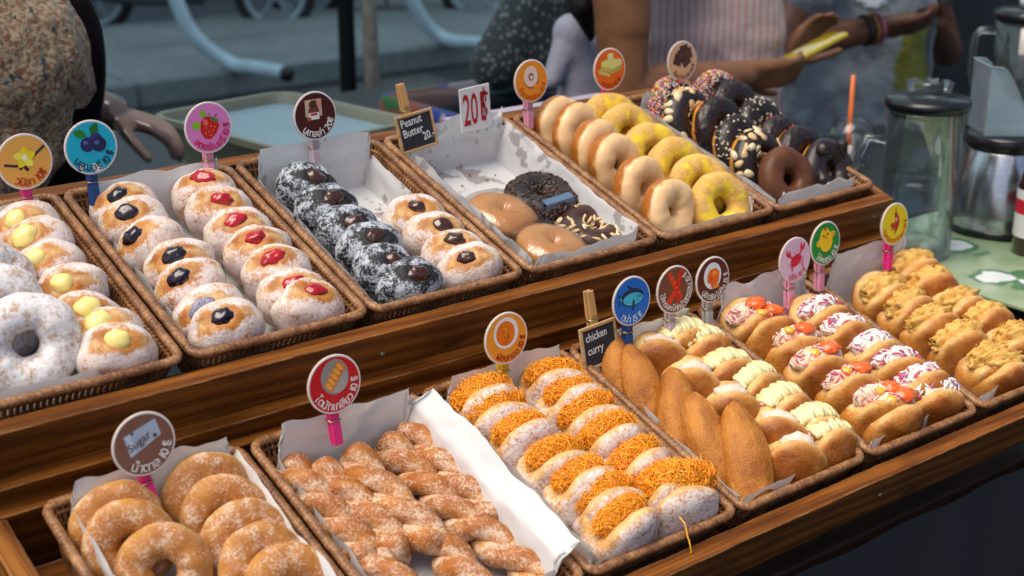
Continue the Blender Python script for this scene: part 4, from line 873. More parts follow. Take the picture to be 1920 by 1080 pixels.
# ================================================================== PRICE SIGNS
COMB = set('ัิีึืฺุู็่้๊๋์ํ๎ำ')
_gl = {}
def glyph(txt):
    if txt not in _gl:
        c = bpy.data.curves.new('t', 'FONT'); c.body = txt; c.resolution_u = 3; c.offset = .012; o = bpy.data.objects.new('t', c); COL.objects.link(o)
        bpy.context.view_layer.update(); m = bpy.data.meshes.new_from_object(o.evaluated_get(bpy.context.evaluated_depsgraph_get()))
        vs = [v.co.copy() for v in m.vertices]; fs = [tuple(p.vertices) for p in m.polygons]
        bpy.data.objects.remove(o); bpy.data.curves.remove(c); bpy.data.meshes.remove(m); _gl[txt] = (vs, fs)
    return _gl[txt]
def clusters(t):
    out = []
    for ch in t:
        if out and ch in COMB: out[-1] += ch
        else: out.append(ch)
    return out
def arc_text(mb, txt, R, size, a0, a1, y, mi=0):
    """letters along the lower arc of a round sign, from angle a0 to a1 (degrees, anticlockwise through the bottom)"""
    cl = clusters(txt); wd = []
    for c in cl:
        if c == ' ': wd.append(.32); continue
        vs, _ = glyph(c); xs = [v.x for v in vs]; wd.append(max(xs) - min(xs) + .09 if xs else .3)
    tot = sum(wd); span = radians(a1 - a0); need = tot * size / R; k = span / need; sz = size * min(1, k); ang = radians((a0 + a1) / 2) - tot * sz / R / 2
    for c, wq in zip(cl, wd):
        th = ang + wq * sz / R / 2; ang += wq * sz / R
        if c == ' ': continue
        vs, fs = glyph(c); xs = [v.x for v in vs]; cx = (max(xs) + min(xs)) / 2; tx, tz = -sin(th), cos(th); ux, uz = -cos(th), -sin(th)
        mb.add([((R * cos(th)) + tx * (v.x - cx) * sz + ux * v.y * sz, y, (R * sin(th)) + tz * (v.x - cx) * sz + uz * v.y * sz) for v in vs], fs, mi)
def line_text(mb, txt, x, z, size, y, rot=0, mi=0, sx=1.0):
    vs, fs = glyph(txt); c, s = cos(rot), sin(rot)
    mb.add([(x + (v.x * c * sx - v.y * s) * size, y, z + (v.x * s * sx + v.y * c) * size) for v in vs], fs, mi)
class Pic:
    """flat printed picture built of thin coloured shapes, one layer above the other"""
    def __init__(s, r): s.mb = MB(); s.mats = []; s.k = 0; s.r = r
    def mi(s, c):
        m = flat('print_ink', c, .4)
        if m not in s.mats: s.mats.append(m)
        return s.mats.index(m)
    def poly(s, pts, c):
        s.k += 1; y = -.00185 - .00003 * s.k; r = s.r; s.mb.add([(x * r, y, z * r) for x, z in pts], [tuple(range(len(pts)))], s.mi(c)); return s
    def ell(s, cx, cz, rx, rz, c, rot=0, n=20, a0=0, a1=360):
        q = radians(rot); P = []
        for i in range(n + (a1 - a0 != 360)):
            a = radians(a0 + (a1 - a0) * i / n); x, z = rx * cos(a), rz * sin(a); P.append((cx + x * cos(q) - z * sin(q), cz + x * sin(q) + z * cos(q)))
        return s.poly(P, c)
    def leaf(s, cx, cz, L, W, rot, c):
        q = radians(rot); P = [(t * L, W * sin(pi * t)) for t in np.linspace(0, 1, 7)] + [(t * L, -W * sin(pi * t)) for t in np.linspace(1, 0, 7)[1:-1]]
        return s.poly([(cx + x * cos(q) - z * sin(q), cz + x * sin(q) + z * cos(q)) for x, z in P], c)
    def bar(s, x0, z0, x1, z1, wd, c):
        d = Vector((x1 - x0, z1 - z0)); n_ = Vector((-d.y, d.x)).normalized() * wd; return s.poly([(x0 + n_.x, z0 + n_.y), (x0 - n_.x, z0 - n_.y), (x1 - n_.x, z1 - n_.y), (x1 + n_.x, z1 + n_.y)], c)
K = rgb
def ic_vanilla(p):
    p.bar(-.75, -.02, -.3, -.12, .045, K(60, 40, 50)); p.bar(-.3, -.12, .1, -.02, .05, K(60, 40, 50)); p.bar(0, -.05, .75, .48, .05, K(70, 45, 60)); p.bar(-.1, -.1, .08, -.32, .06, K(55, 35, 45)); p.bar(-.1, -.12, -.22, -.25, .05, K(60, 40, 50))
    for a in range(5): p.leaf(0, .15, .42, .15, 90 + 72 * a, K(245, 235, 90) if a % 2 else K(235, 215, 40))
    p.ell(0, .15, .10, .12, K(250, 250, 200))
def ic_blueberry(p):
    p.leaf(-.12, .42, .55, .16, 155, K(40, 130, 40)); p.leaf(.05, .42, .52, .17, 62, K(30, 110, 35)); p.ell(.20, .30, .24, .22, K(45, 55, 110)); p.ell(-.13, .12, .27, .27, K(38, 45, 95)); p.ell(.30, .08, .28, .28, K(30, 36, 82)); p.ell(.22, .16, .10, .08, K(80, 95, 160)); p.ell(-.2, .2, .09, .07, K(85, 100, 165))
    p.ell(-.42, -.66, .16, .10, K(238, 238, 240)); p.ell(.12, -.78, .22, .13, K(238, 238, 240)); p.ell(.02, -.72, .10, .14, K(238, 238, 240))
def ic_straw(p):
    p.leaf(-.28, .10, .46, .16, 172, K(130, 190, 40)); p.leaf(-.1, .38, .38, .14, 118, K(120, 185, 40)); p.poly([(-.32, .25), (-.12, .45), (.12, .42), (.38, .26), (.46, .02), (.28, -.28), (.02, -.46), (-.22, -.38), (-.36, -.1)], K(200, 25, 25)); p.ell(-.12, .22, .10, .14, K(235, 100, 95), 20)
    p.bar(.1, .36, .42, .2, .06, K(70, 130, 40)); p.bar(.2, .3, .4, .5, .025, K(60, 110, 30)); p.bar(.12, .36, .06, .56, .02, K(60, 110, 30))
    for a, b in ((-.1, 0), (.1, .05), (.25, 0), (0, -.15), (.18, -.12), (-.15, -.2), (.05, -.3)): p.ell(a, b, .022, .03, K(240, 190, 90), 0, 8)
def ic_jar(p):
    p.poly([(-.45, .68), (.32, .68), (.32, -.02), (-.45, -.02)], K(205, 175, 150)); p.ell(-.05, .45, .22, .2, K(80, 45, 30)); p.poly([(-.3, .32), (.18, .32), (.2, -.1), (-.32, -.1)], K(110, 60, 40)); p.poly([(-.3, .14), (.18, .14), (.18, -.14), (-.3, -.14)], K(235, 230, 225)); p.poly([(-.22, .12), (.1, .12), (.1, .02), (-.22, .02)], K(190, 30, 35)); p.ell(-.3, -.1, .1, .09, K(170, 90, 60)); p.ell(.2, .5, .12, .14, K(220, 140, 130))
def ic_ringd(p):
    p.ell(-.02, .18, .44, .52, K(120, 60, 35)); p.ell(-.03, .22, .42, .49, K(245, 215, 195)); p.ell(-.02, .2, .16, .18, K(150, 80, 50)); p.ell(.0, .18, .08, .09, K(250, 240, 225)); p.ell(.22, -.24, .14, .09, K(255, 150, 30))
def ic_butter(p):
    p.poly([(-.72, .05), (.0, -.2), (.0, -.36), (-.7, -.14)], K(215, 200, 110)); p.poly([(-.55, .22), (.2, .0), (.75, .18), (.75, .42), (.1, .52), (-.5, .42)], K(235, 225, 130)); p.poly([(-.55, .22), (.2, .0), (.2, -.22), (-.6, .02)], K(205, 185, 85)); p.poly([(.2, .0), (.75, .18), (.75, -.05), (.2, -.22)], K(190, 170, 75)); p.poly([(-.15, .72), (.2, .78), (.25, .5), (-.12, .46)], K(240, 232, 160))
def ic_choc(p):
    for x, z, r_ in ((.12, .52, 10), (-.32, .1, -20), (.22, .02, 35), (-.1, .3, 0), (.35, .35, 15)):
        q = radians(r_); S = .27; p.poly([(x + S * (a * cos(q) - b * sin(q)), z + S * (a * sin(q) + b * cos(q))) for a, b in ((-1, -1), (1, -1), (1, 1), (-1, 1))], K(75, 40, 35)); S = .16; p.poly([(x + S * (a * cos(q) - b * sin(q)), z + S * (a * sin(q) + b * cos(q))) for a, b in ((-1, -1), (1, -1), (1, 1), (-1, 1))], K(100, 58, 48))
def ic_sugar(p):
    p.poly([(-.62, .38), (.42, .72), (.56, .18), (-.46, -.32)], K(172, 188, 205)); p.poly([(-.56, .36), (-.40, .42), (-.28, -.2), (-.44, -.28)], K(200, 212, 224)); p.ell(-.34, .42, .06, .05, K(90, 100, 110)); p.ell(.36, .2, .07, .07, K(70, 80, 95))
    line_text(p.mb, 'Sugar', -.46 * p.r, -.16 * p.r, .36 * p.r, -.00185 - .00003 * 9, radians(27), p.mi(K(95, 75, 80))); p.poly([(.45, -.62), (.62, -.52), (.84, -.2), (.88, -.06), (.74, -.34)], K(215, 225, 238))
def ic_twist(p):
    p.ell(.02, .26, .52, .60, K(150, 145, 140)); p.ell(.12, .12, .40, .42, K(172, 168, 162))
    for t in range(5): p.ell(-.20 + .11 * t, -.02 + .145 * t, .22, .12, K(225, 120, 35), 130); p.ell(-.22 + .11 * t, -.02 + .145 * t, .17, .07, K(245, 175, 70), 130)
def ic_foi(p):
    p.ell(-.02, .22, .58, .60, K(235, 232, 235)); p.ell(-.04, .20, .44, .48, K(232, 120, 20))
    rr = random.Random(4)
    for _ in range(22): a, q = rr.uniform(0, 6.28), rr.uniform(0, .34); x, z = -.04 + q * cos(a), .2 + q * sin(a); b = rr.uniform(0, 3.1); p.bar(x - .12 * cos(b), z - .12 * sin(b), x + .12 * cos(b), z + .12 * sin(b), .016, rr.choice((K(250, 160, 40), K(205, 90, 10))))
def ic_fish(p):
    D = K(15, 40, 75); p.ell(.02, .15, .60, .36, D); p.poly([(-.4, .15), (-.75, .42), (-.62, .12), (-.74, -.15)], D); p.poly([(-.1, .45), (-.3, .72), (.15, .48)], D); p.poly([(-.05, -.15), (.02, -.42), (.2, -.15)], D); p.ell(.05, .08, .52, .25, K(60, 190, 220)); p.poly([(-.5, .15), (-.66, .30), (-.58, .1), (-.65, -.05)], K(60, 190, 220)); p.leaf(.1, .08, .3, .07, -100, D); p.ell(.42, .14, .05, .05, D); p.bar(.30, .24, .26, -.06, .015, D)
def ic_saus(p):
    for a in ((-.28, .66, .26, -.34, K(225, 55, 20)), (.34, .70, .10, .0, K(215, 35, 15)), (.10, .05, -.35, -.42, K(225, 60, 20)), (.12, .1, .14, -.45, K(205, 35, 15))):
        p.bar(*a[:4], .12, a[4]); p.ell(a[0], a[1], .12, .12, a[4], 0, 12); p.ell(a[2], a[3], .12, .12, a[4], 0, 12)
    for t in range(4): p.bar(-.24 + .12 * t, .5 - .22 * t, -.10 + .12 * t, .56 - .22 * t, .018, K(245, 140, 60))
def ic_roe(p):
    p.ell(-.03, .18, .52, .58, K(225, 235, 240)); p.poly([(-.36, .2), (-.2, .46), (.18, .5), (.38, .3), (.34, -.1), (.1, -.3), (-.08, -.42), (-.14, -.2), (-.34, -.05)], K(235, 105, 20)); p.ell(.1, .28, .14, .1, K(250, 160, 50)); p.ell(-.12, .05, .1, .12, K(210, 75, 15)); p.ell(.2, -.3, .16, .1, K(240, 140, 40))
def ic_crab(p):
    R_ = K(215, 20, 60); p.ell(.05, -.02, .36, .26, R_, 25)
    for t in range(4): p.bar(.25 + .04 * t, -.02 - .09 * t, .55, .08 - .14 * t, .022, R_); p.bar(-.15, -.1 - .06 * t, -.40 + .07 * t, -.2 - .1 * t, .022, R_)
    p.bar(-.2, .1, -.42, .3, .045, R_); p.bar(.22, .18, .42, .42, .045, R_); p.ell(-.45, .36, .14, .18, R_, 20); p.ell(.45, .56, .15, .20, R_, -20); p.leaf(-.46, .36, .24, .05, 80, K(222, 200, 214)); p.leaf(.44, .56, .28, .05, 75, K(222, 200, 214)); p.ell(-.1, .34, .035, .04, R_); p.ell(.12, .4, .035, .04, R_)
def ic_chick(p):
    Y = K(250, 205, 30); p.ell(-.42, .08, .2, .16, K(240, 180, 20), 30); p.ell(.45, .36, .18, .15, K(240, 180, 20), 20); p.ell(.02, .12, .44, .52, Y, 15); p.ell(-.06, .38, .32, .34, Y); p.poly([(-.16, .62), (-.1, .78), (-.02, .66), (.06, .76), (.04, .58)], K(215, 40, 30)); p.ell(-.14, .36, .055, .07, K(60, 40, 10)); p.ell(.12, .42, .055, .07, K(60, 40, 10)); p.poly([(-.06, .3), (.08, .33), (.0, .18)], K(160, 80, 10)); p.bar(-.05, -.38, -.1, -.52, .02, K(30, 60, 20)); p.bar(.14, -.36, .2, -.5, .02, K(30, 60, 20))
def ic_chili(p):
    R_ = K(190, 20, 25); P = []
    for t in np.linspace(0, 1, 9): P.append((.02 + .28 * sin(pi * t) - .05 * t + .10 * (1 - t), .55 - 1.05 * t))
    for t in np.linspace(1, 0, 9): P.append((-.04 + .06 * sin(pi * t) - .02 * t + -.02 * (1 - t), .55 - 1.05 * t))
    p.poly(P, R_); p.bar(.05, .52, .04, .80, .035, K(70, 120, 30)); p.leaf(.0, .1, .42, .08, 205, R_); p.leaf(.02, .0, .4, .08, 225, R_); p.ell(.1, .2, .06, .10, K(235, 235, 235)); p.ell(.11, .18, .03, .05, K(30, 30, 30))
PEGC = {'pink': K(225, 40, 125), 'rose': K(228, 150, 175), 'lilac': K(190, 170, 180), 'blue': K(25, 70, 130), 'yellow': K(215, 170, 30), 'wood': K(190, 145, 90), 'grey': K(170, 165, 165)}
SPRING = M('spring_wire').set(Base_Color=(.45, .36, .22), Metallic=1.0, Roughness=.35).m
PLATE = plain('pressed_board', K(225, 218, 214), .6, .06, 200); EDGE = plain('sawn_board_edge', K(165, 140, 118), .8, .15, 300)
def add_peg(root, colour, x=0.0, z0=-.034, tilt=0, L=.060, y=.006, flip=False):
    pe = bpy.data.objects.new('peg', None); COL.objects.link(pe); pe.parent = root; pe.matrix_local = T(Vector((x, y, z0))) @ Matrix.Rotation(radians(tilt), 4, 'Y')
    pm = plain('painted_peg', colour, .55, .10, 60)
    for s in (-1, 1):
        mb = MB(); pr = [(.0, -.030), (.0046, -.030), (.0052, -.010), (.0040, -.004), (.0052, .002), (.0036, .030), (.0008, .030), (.0004, -.004)]
        vs = [(-.0048, s * a + s * .0003, b) for a, b in pr] + [(.0048, s * a + s * .0003, b) for a, b in pr]; n = len(pr)
        fs = [tuple(range(n)), tuple(range(2 * n - 1, n - 1, -1))] + [(i, (i + 1) % n, n + (i + 1) % n, n + i) for i in range(n)]
        me = MB().add(vs, fs).mesh('peg_leg', [pm], False); bmm = bmesh.new(); bmm.from_mesh(me); bmesh.ops.recalc_face_normals(bmm, faces=bmm.faces); bmesh.ops.bevel(bmm, geom=[e for e in bmm.edges if e.calc_face_angle(0) > .8], offset=.0005, segments=1, affect='EDGES'); bmm.to_mesh(me); bmm.free()
        child('peg_leg', me, pe)
    sp = MB(); sp.tube([(.0056, .0056, -.004), (.0056, -.0056, -.004), (-.0056, -.0056, -.0035), (-.0056, .0056, -.0035), (.004, .0060, -.004)], .0006, 5, 0); sp.tube([(-.0058, 0, -.0045), (.0058, 0, -.0045)], .0016, 8, 0); child('peg_spring', sp.mesh('spring', [SPRING]), pe)
    return pe
def sign(px, py, O, v, face, txt, tcol, icon, peg, label, tier, R=.0285, a0=212, a1=372, tilt=0, bevel=1, size=.25, pegdx=0.0, roll=0):
    Y = (O + V * v).y; c = atY(px, py, Y); root = empty('price_sign', T(c) @ Matrix.Rotation(radians(roll), 4, 'Y') @ Matrix.Rotation(radians(-4), 4, 'X'))
    tag(root, label, 'sign', 'round price signs on clothes pegs')
    n = 48; mb = MB(); prof = [(0, .0012), (R - .0006, .0012), (R, .0006), (R, -.0010), (R - .0006, -.0016), (0, -.0016)]; vs = []; fs = []; fm = []
    for r_, y in prof:
        for j in range(n): a = 2 * pi * j / n; vs.append((r_ * cos(a), y, r_ * sin(a)))
    for i in range(len(prof) - 1):
        for j in range(n): fs.append((i * n + j, (i + 1) * n + j, (i + 1) * n + (j + 1) % n, i * n + (j + 1) % n)); fm.append(1 if i in (0, 1, 2) else 0)
    child('plate', new_mesh('plate', vs, fs, [PLATE, EDGE], fm, False), root)
    fc = MB().add([(R * .93 * cos(2 * pi * j / n), -.00175, R * .93 * sin(2 * pi * j / n)) for j in range(n)], [tuple(range(n))]).mesh('face', [flat('sign_face', face, .35)], False); child('printed_face', fc, root)
    p = Pic(R); icon(p)
    pc = p.mb.mesh('picture', p.mats, False); child('printed_picture', pc, root)
    lt = MB(); arc_text(lt, txt, R * .86, R * size * 1.62, a0, a1, -.0026); child('lettering', lt.mesh('lettering', [flat('sign_ink', tcol, .4)], False), root)
    add_peg(root, PEGC[peg], pegdx, -.034 - (R - .0285), tilt, y=.0078); return root
WH = K(235, 232, 228)
sign(46, 303, OU, .304, K(232, 170, 80), 'วนิลา 10฿', K(180, 40, 20), ic_vanilla, 'pink', 'round orange vanilla price sign with yellow flower, on a pink peg', 'upper', .0295, 228, 340)
sign(170, 276, OU, .304, K(30, 175, 205), 'บลูเบอรี่ 10 ฿', K(25, 45, 80), ic_blueberry, 'blue', 'round turquoise blueberry price sign, its lettering partly chipped, on a blue peg', 'upper', .0295, 205, 352)
sign(390, 239, OU, .304, K(222, 130, 195), 'สตอร์เบอรี่ 10 ฿', K(195, 20, 70), ic_straw, 'rose', 'round pink strawberry price sign on a rose peg', 'upper', .0292, 215, 372)
sign(590, 217, OU, .304, K(72, 20, 12), 'นูเทลล่า 20฿', WH, ic_jar, 'lilac', 'round dark brown price sign with a jar picture, on a lilac peg', 'upper', .0292, 208, 362)
sign(995, 152, OU, .304, K(245, 150, 35), 'น้ำตาลเคลือบ 10 ฿', K(200, 70, 15), ic_ringd, 'rose', 'orange price sign with a glazed ring doughnut picture', 'upper', .0285, 192, 362, size=.2)
sign(1142, 130, OU, .304, K(235, 105, 15), 'เนยสด 10 ฿', K(150, 60, 15), ic_butter, 'pink', 'deep orange price sign with a butter block picture', 'upper', .0292, 205, 345, size=.2)
sign(1278, 115, OU, .304, K(225, 175, 130), 'ช็อกโกแลต 10 ฿', K(120, 75, 50), ic_choc, 'rose', 'beige price sign with brown chocolate squares', 'upper', .0292, 195, 370, size=.19)
sign(269, 832, OL, .272, K(132, 92, 76), 'น้ำตาล 10 ฿', WH, ic_sugar, 'pink', 'round brown price sign reading Sugar, on a bright pink peg', 'lower', .0298, 232, 358, tilt=-12, size=.27)
sign(626, 720, OL, .272, K(200, 20, 28), 'โดนัทเกลียว 10 ฿', WH, ic_twist, 'pink', 'round red price sign with a twisted doughnut picture', 'lower', .0298, 200, 372, size=.26, tilt=-5)
sign(948, 634, OL, .272, K(238, 155, 45), 'ฝอยทอง 10 ฿', K(170, 40, 15), ic_foi, 'yellow', 'round orange egg thread price sign on a yellow peg', 'lower', .0285, 228, 362, size=.27)
sign(1183, 564, OL, .272, K(12, 105, 200), 'ทูน่า 15 ฿', K(200, 225, 240), ic_fish, 'blue', 'round blue price sign with a tuna fish', 'lower', .0288, 222, 312, size=.27)
sign(1264, 543, OL, .272, K(120, 72, 52), 'ไส้กรอกไก่หนังกรอบ 10 ฿', WH, ic_saus, 'lilac', 'brown price sign with crossed red sausages', 'lower', .0288, 180, 415, size=.24)
sign(1335, 524, OL, .272, K(92, 36, 26), 'ปูอัดชีสไข่กุ้ง 15 ฿', WH, ic_roe, 'grey', 'dark brown price sign with orange roe on white', 'lower', .0280, 212, 378, size=.24)
sign(1489, 487, OL, .272, K(222, 190, 212), 'ปูอัด 10 ฿', K(205, 40, 70), ic_crab, 'rose', 'pale pink price sign with a red crab', 'lower', .0288, 240, 325, size=.26)
sign(1546, 456, OL, .272, K(20, 145, 55), 'ไก่หยอง 10 ฿', WH, ic_chick, 'rose', 'green price sign with a yellow chick', 'lower', .0285, 212, 352, size=.23)
sign(1676, 420, OL, .272, K(240, 215, 20), 'หมูหยองพริกเผา 10 ฿', K(200, 70, 20), ic_chili, 'pink', 'yellow price sign with a red chilli', 'lower', .0285, 190, 372, size=.2)
# chalkboards and the square price card
CHALK = plain('chalk', (.72, .72, .70), .9, .15, 400); SLATE = plain('slate_board', (.018, .020, .024), .7, .5, 90); FRAMEW = wood_mat('pine_frame', (.34, .19, .07), (.48, .30, .13), (.6, .4, .2))
def chalkboard(px, py, O, v, wd, ht, lines, label, rot=0, pegx=0):
    Y = (O + V * v).y; root = empty('chalkboard_sign', T(atY(px, py, Y)) @ Matrix.Rotation(radians(rot), 4, 'Y') @ Matrix.Rotation(radians(-8), 4, 'X')); tag(root, label, 'sign', 'small chalkboard signs')
    hw, hh = wd / 2, ht / 2; child('slate', MB().box(-hw + .003, hw - .003, -.0008, .0012, -hh + .003, hh - .003).mesh('slate', [SLATE], False), root)
    for x0, x1, z0, z1 in ((-hw, hw, hh - .0035, hh), (-hw, hw, -hh, -hh + .0035), (-hw, -hw + .0035, -hh + .0036, hh - .0036), (hw - .0035, hw, -hh + .0036, hh - .0036)): child('frame_bar', MB().box(x0, x1, -.0018, .0020, z0, z1, 0, .0006).mesh('bar', [FRAMEW], False), root)
    lt = MB()
    for t, x, z, s, r_, sx in lines: line_text(lt, t, x * hw, z * hh, s * ht, -.0011, radians(r_), 0, sx)
    child('chalk_lettering', lt.mesh('lettering', [CHALK], False), root); add_peg(root, PEGC['wood'], pegx, hh + .008, 0, y=.0065); return root
chalkboard(781, 246, OU, .306, .056, .048, [('Peanut', -.78, .36, .30, 4, .82), ('Butter', -.74, -.18, .30, 4, .82), ('20.-', .28, -.56, .30, 6, .8)], 'chalkboard sign reading Peanut Butter over the nearly empty basket', -7, -.006)
chalkboard(1124, 646, OL, .280, .053, .050, [('chicken', -.74, .30, .27, 3, .78), ('curry', -.70, -.32, .27, 3, .8)], 'chalkboard sign reading chicken behind the long brown buns', -4, -.001)
Y = (OU + V * .306).y; root = empty('price_card', T(atY(891, 203, Y)) @ Matrix.Rotation(radians(-4), 4, 'Y')); tag(root, 'white card with 20 baht in tall red figures', 'sign')
child('card', MB().box(-.0240, .0240, -.001, .001, -.029, .029, 0, .0008).mesh('card', [plain('white_card', K(228, 226, 224), .5, .04)], False), root)
lt = MB(); line_text(lt, '20', -.0205, -.0195, .058, -.0013, 0, 0, .42); line_text(lt, '฿', .0058, -.0195, .058, -.0013, 0, 0, .52); child('red_figures', lt.mesh('figures', [flat('red_ink', K(190, 15, 30), .4)], False), root)

# ================================================================== BACKGROUND: FURNITURE BEHIND THE STALL
def remesh(mb, name, mats, voxel, smooth_it=6, keep=None):
    """weld a set of overlapping tapered shapes into one continuous skin"""
    m = mb.mesh(name + '_raw', mats); o = bpy.data.objects.new('tmp', m); COL.objects.link(o)
    r = o.modifiers.new('r', 'REMESH'); r.mode = 'VOXEL'; r.voxel_size = voxel; r.use_smooth_shade = True
    s = o.modifiers.new('s', 'SMOOTH'); s.factor = .5; s.iterations = smooth_it
    bpy.context.view_layer.update(); me = bpy.data.meshes.new_from_object(o.evaluated_get(bpy.context.evaluated_depsgraph_get()))
    bpy.data.objects.remove(o); bpy.data.meshes.remove(m); me.name = name
    me.polygons.foreach_set('use_smooth', np.ones(len(me.polygons), dtype=bool)); me.materials.clear()
    for k in mats: me.materials.append(k)
    if keep:                       # soft folds in cloth
        amp, fr = keep; n_ = len(me.vertices); co = np.empty(n_ * 3); me.vertices.foreach_get('co', co); co = co.reshape(-1, 3); no = np.empty(n_ * 3); me.vertices.foreach_get('normal', no); no = no.reshape(-1, 3)
        d_ = np.array([(1 - abs(mnoise.noise(Vector((p[0] * fr[0] + p[2] * fr[0] * .45, p[1] * fr[0], p[2] * fr[1]))))) ** 3 - .5 + .5 * mnoise.noise(Vector((p[0] * 30, p[1] * 30, p[2] * 16))) for p in co]); co += no * (d_ * amp)[:, None]; me.vertices.foreach_set('co', co.ravel()); me.update()
    return me
def capsule(mb, a, b, ra, rb, n=16):
    a, b = Vector(a), Vector(b); d = (b - a); L = max(d.length, 1e-5); d.normalize(); P = []; Rr = []
    for t in np.linspace(-pi / 2, 0, 6): P.append(a + d * (ra * sin(t))); Rr.append(max(1e-4, ra * cos(t)))
    for t in np.linspace(0, pi / 2, 6): P.append(b + d * (rb * sin(t))); Rr.append(max(1e-4, rb * cos(t)))
    mb.tube(P, Rr, n)
def hand(mb, wrist, dirv, palm, side, curl=.6, s=1.0, spread=.12, rad=.0085):
    """palm, four unequal bent fingers and a thumb that leaves the side of the palm"""
    d = Vector(dirv).normalized(); pn = Vector(palm); pn = (pn - d * pn.dot(d)).normalized(); lat = d.cross(pn) * side; wrist = Vector(wrist)
    for k in (-1.2, -.4, .4, 1.2): capsule(mb, wrist + lat * (k * .012 * s), wrist + d * (.082 * s) + lat * (k * .0185 * s), .0175 * s, .0125 * s, 10)
    for k, L in ((-1.35, .066), (-.45, .076), (.45, .072), (1.3, .056)):
        p = wrist + d * (.084 * s) + lat * (k * .0175 * s); q = d; ax = lat
        for j, f in enumerate((.45, .32, .25)):
            a = curl * (.75 if j == 0 else 1.0); q = (Matrix.Rotation(a * side, 3, lat) @ q) if True else q
            e = p + (q + lat * (spread * k * .12)) * (L * f * s); capsule(mb, p, e, rad * s * (1.05 - .1 * j), rad * s * (.95 - .1 * j), 10); p = e
    p = wrist + d * (.022 * s) - lat * (.026 * s); q = (d * .7 - lat * .62 + pn * .38).normalized()
    for f, r0 in ((.042, .0125), (.032, .0105), (.026, .0095)):
        e = p + q * (f * s); capsule(mb, p, e, r0 * s, r0 * .9 * s, 10); p = e; q = (q + d * .35 + pn * .15).normalized()
    return p
def skin_mat(name, c, c2):
    a = M(name); co = a.coord(); f = a.noise(co, 35, 4); a.col(a.ramp(f, [(.3, c), (.7, c2)])); a.set(Roughness=.48, Subsurface_Weight=.12, Subsurface_Radius=(.012, .005, .003), Subsurface_Scale=.5); a.bump(a.noise(co, 240, 3), .0006, .4); return a.m
SKIN1 = skin_mat('tan_skin', (.20, .080, .032), (.27, .115, .048)); SKIN2 = skin_mat('brown_skin', (.12, .045, .020), (.17, .068, .032)); SKIN3 = skin_mat('gloved_skin', (.34, .18, .12), (.42, .24, .17))
HAIR = plain('black_hair', (.006, .005, .005), .4, .5, 200)
def cloth_mat(name, build, rough=.85):
    a = M(name); build(a); a.set(Roughness=rough); a.set(Sheen_Weight=.15); return a.m
def _stripe(a):
    co = a.coord((1, 1, 1), False); sp = a.n('SeparateXYZ'); a.l(co, sp.inputs[0]); t = a.math('ADD', a.math('MULTIPLY', sp.outputs[0], .8), a.math('MULTIPLY', sp.outputs[1], -.75)); n_ = a.noise(co, 6, 2)
    t = a.math('ADD', t, a.math('MULTIPLY', n_, .03)); s_ = a.math('SINE', a.math('MULTIPLY', t, 2 * pi / .016)); c = a.mix(a.mapr(s_, .55, .85), (.50, .40, .38), (.46, .22, .21)); s2 = a.math('SINE', a.math('MULTIPLY', t, 2 * pi / .011)); c = a.mix(a.math('MULTIPLY', a.mapr(s2, .6, .9), .25), c, (.28, .25, .34)); a.col(c); a.bump(a.noise(co, 22, 3), .012, .5)
STRIPE = cloth_mat('striped_blouse', _stripe)
def _grey(a):
    co = a.coord((1, 1, 1), False); f = a.noise(co, 9, 3); c = a.ramp(f, [(.3, (.22, .25, .28)), (.7, (.32, .36, .39))])
    sp = a.n('SeparateXYZ'); a.l(co, sp.inputs[0]); wob = a.math('MULTIPLY', a.math('SUBTRACT', a.noise(co, 14, 3), .5), .05)
    xx = a.math('ADD', sp.outputs[0], wob); zz = a.math('ADD', sp.outputs[2], wob)
    inx = a.math('MULTIPLY', a.mapr(xx, .000, .012), a.mapr(xx, .150, .140)); inz = a.math('MULTIPLY', a.mapr(zz, .768, .782), a.mapr(zz, 1.04, 1.02)); pm = a.math('MULTIPLY', inx, inz)
    pc = a.ramp(a.math('ADD', a.math('MULTIPLY', a.noise(co, 22, 3), .5), a.math('MULTIPLY', a.mapr(xx, .05, .17), .6)), [(.35, (.18, .19, .02)), (.55, (.09, .11, .02)), (.62, (.07, .04, .07)), (.75, (.01, .14, .17))]); a.col(a.mix(pm, c, pc)); a.bump(a.noise(co, 14, 3), .03, .6)
GREY = cloth_mat('grey_tshirt', _grey)
def _floral(a):
    co = a.coord((1, 1, 1), False); v1 = a.voro(co, 120, 'Distance'); v2 = a.voro(co, 60, 'Distance'); cc = a.voro(co, 190, 'Color'); sp = a.n('SeparateColor'); a.l(cc, sp.inputs[0])
    c = a.ramp(a.noise(co, 170, 4, .7), [(.36, (.13, .07, .04)), (.48, (.32, .235, .14)), (.62, (.42, .33, .21))]); c = a.mix(a.math('MULTIPLY', a.mapr(sp.outputs[0], .72, .78), .75), c, (.22, .07, .025)); c = a.mix(a.mapr(a.noise(co, 75, 2), .64, .68), c, (.025, .055, .065)); a.col(c); fo = a.coord((9, 9, 3), False); a.bump(a.math('ADD', a.noise(fo, 1.6, 3), a.math('MULTIPLY', a.noise(co, 60, 3), .12)), .05, .8)
FLORAL = cloth_mat('floral_blouse', _floral)
APRON = plain('maroon_black_apron', (.006, .002, .003), .9, .4, 60, Specular_IOR_Level=.1); TROUS = plain('dark_trousers', (.02, .022, .03), .85, .3, 40); JEANS = plain('blue_jeans', (.03, .05, .09), .85, .3, 60)
SHOE = plain('dark_shoe', (.015, .014, .014), .5, .3, 60)
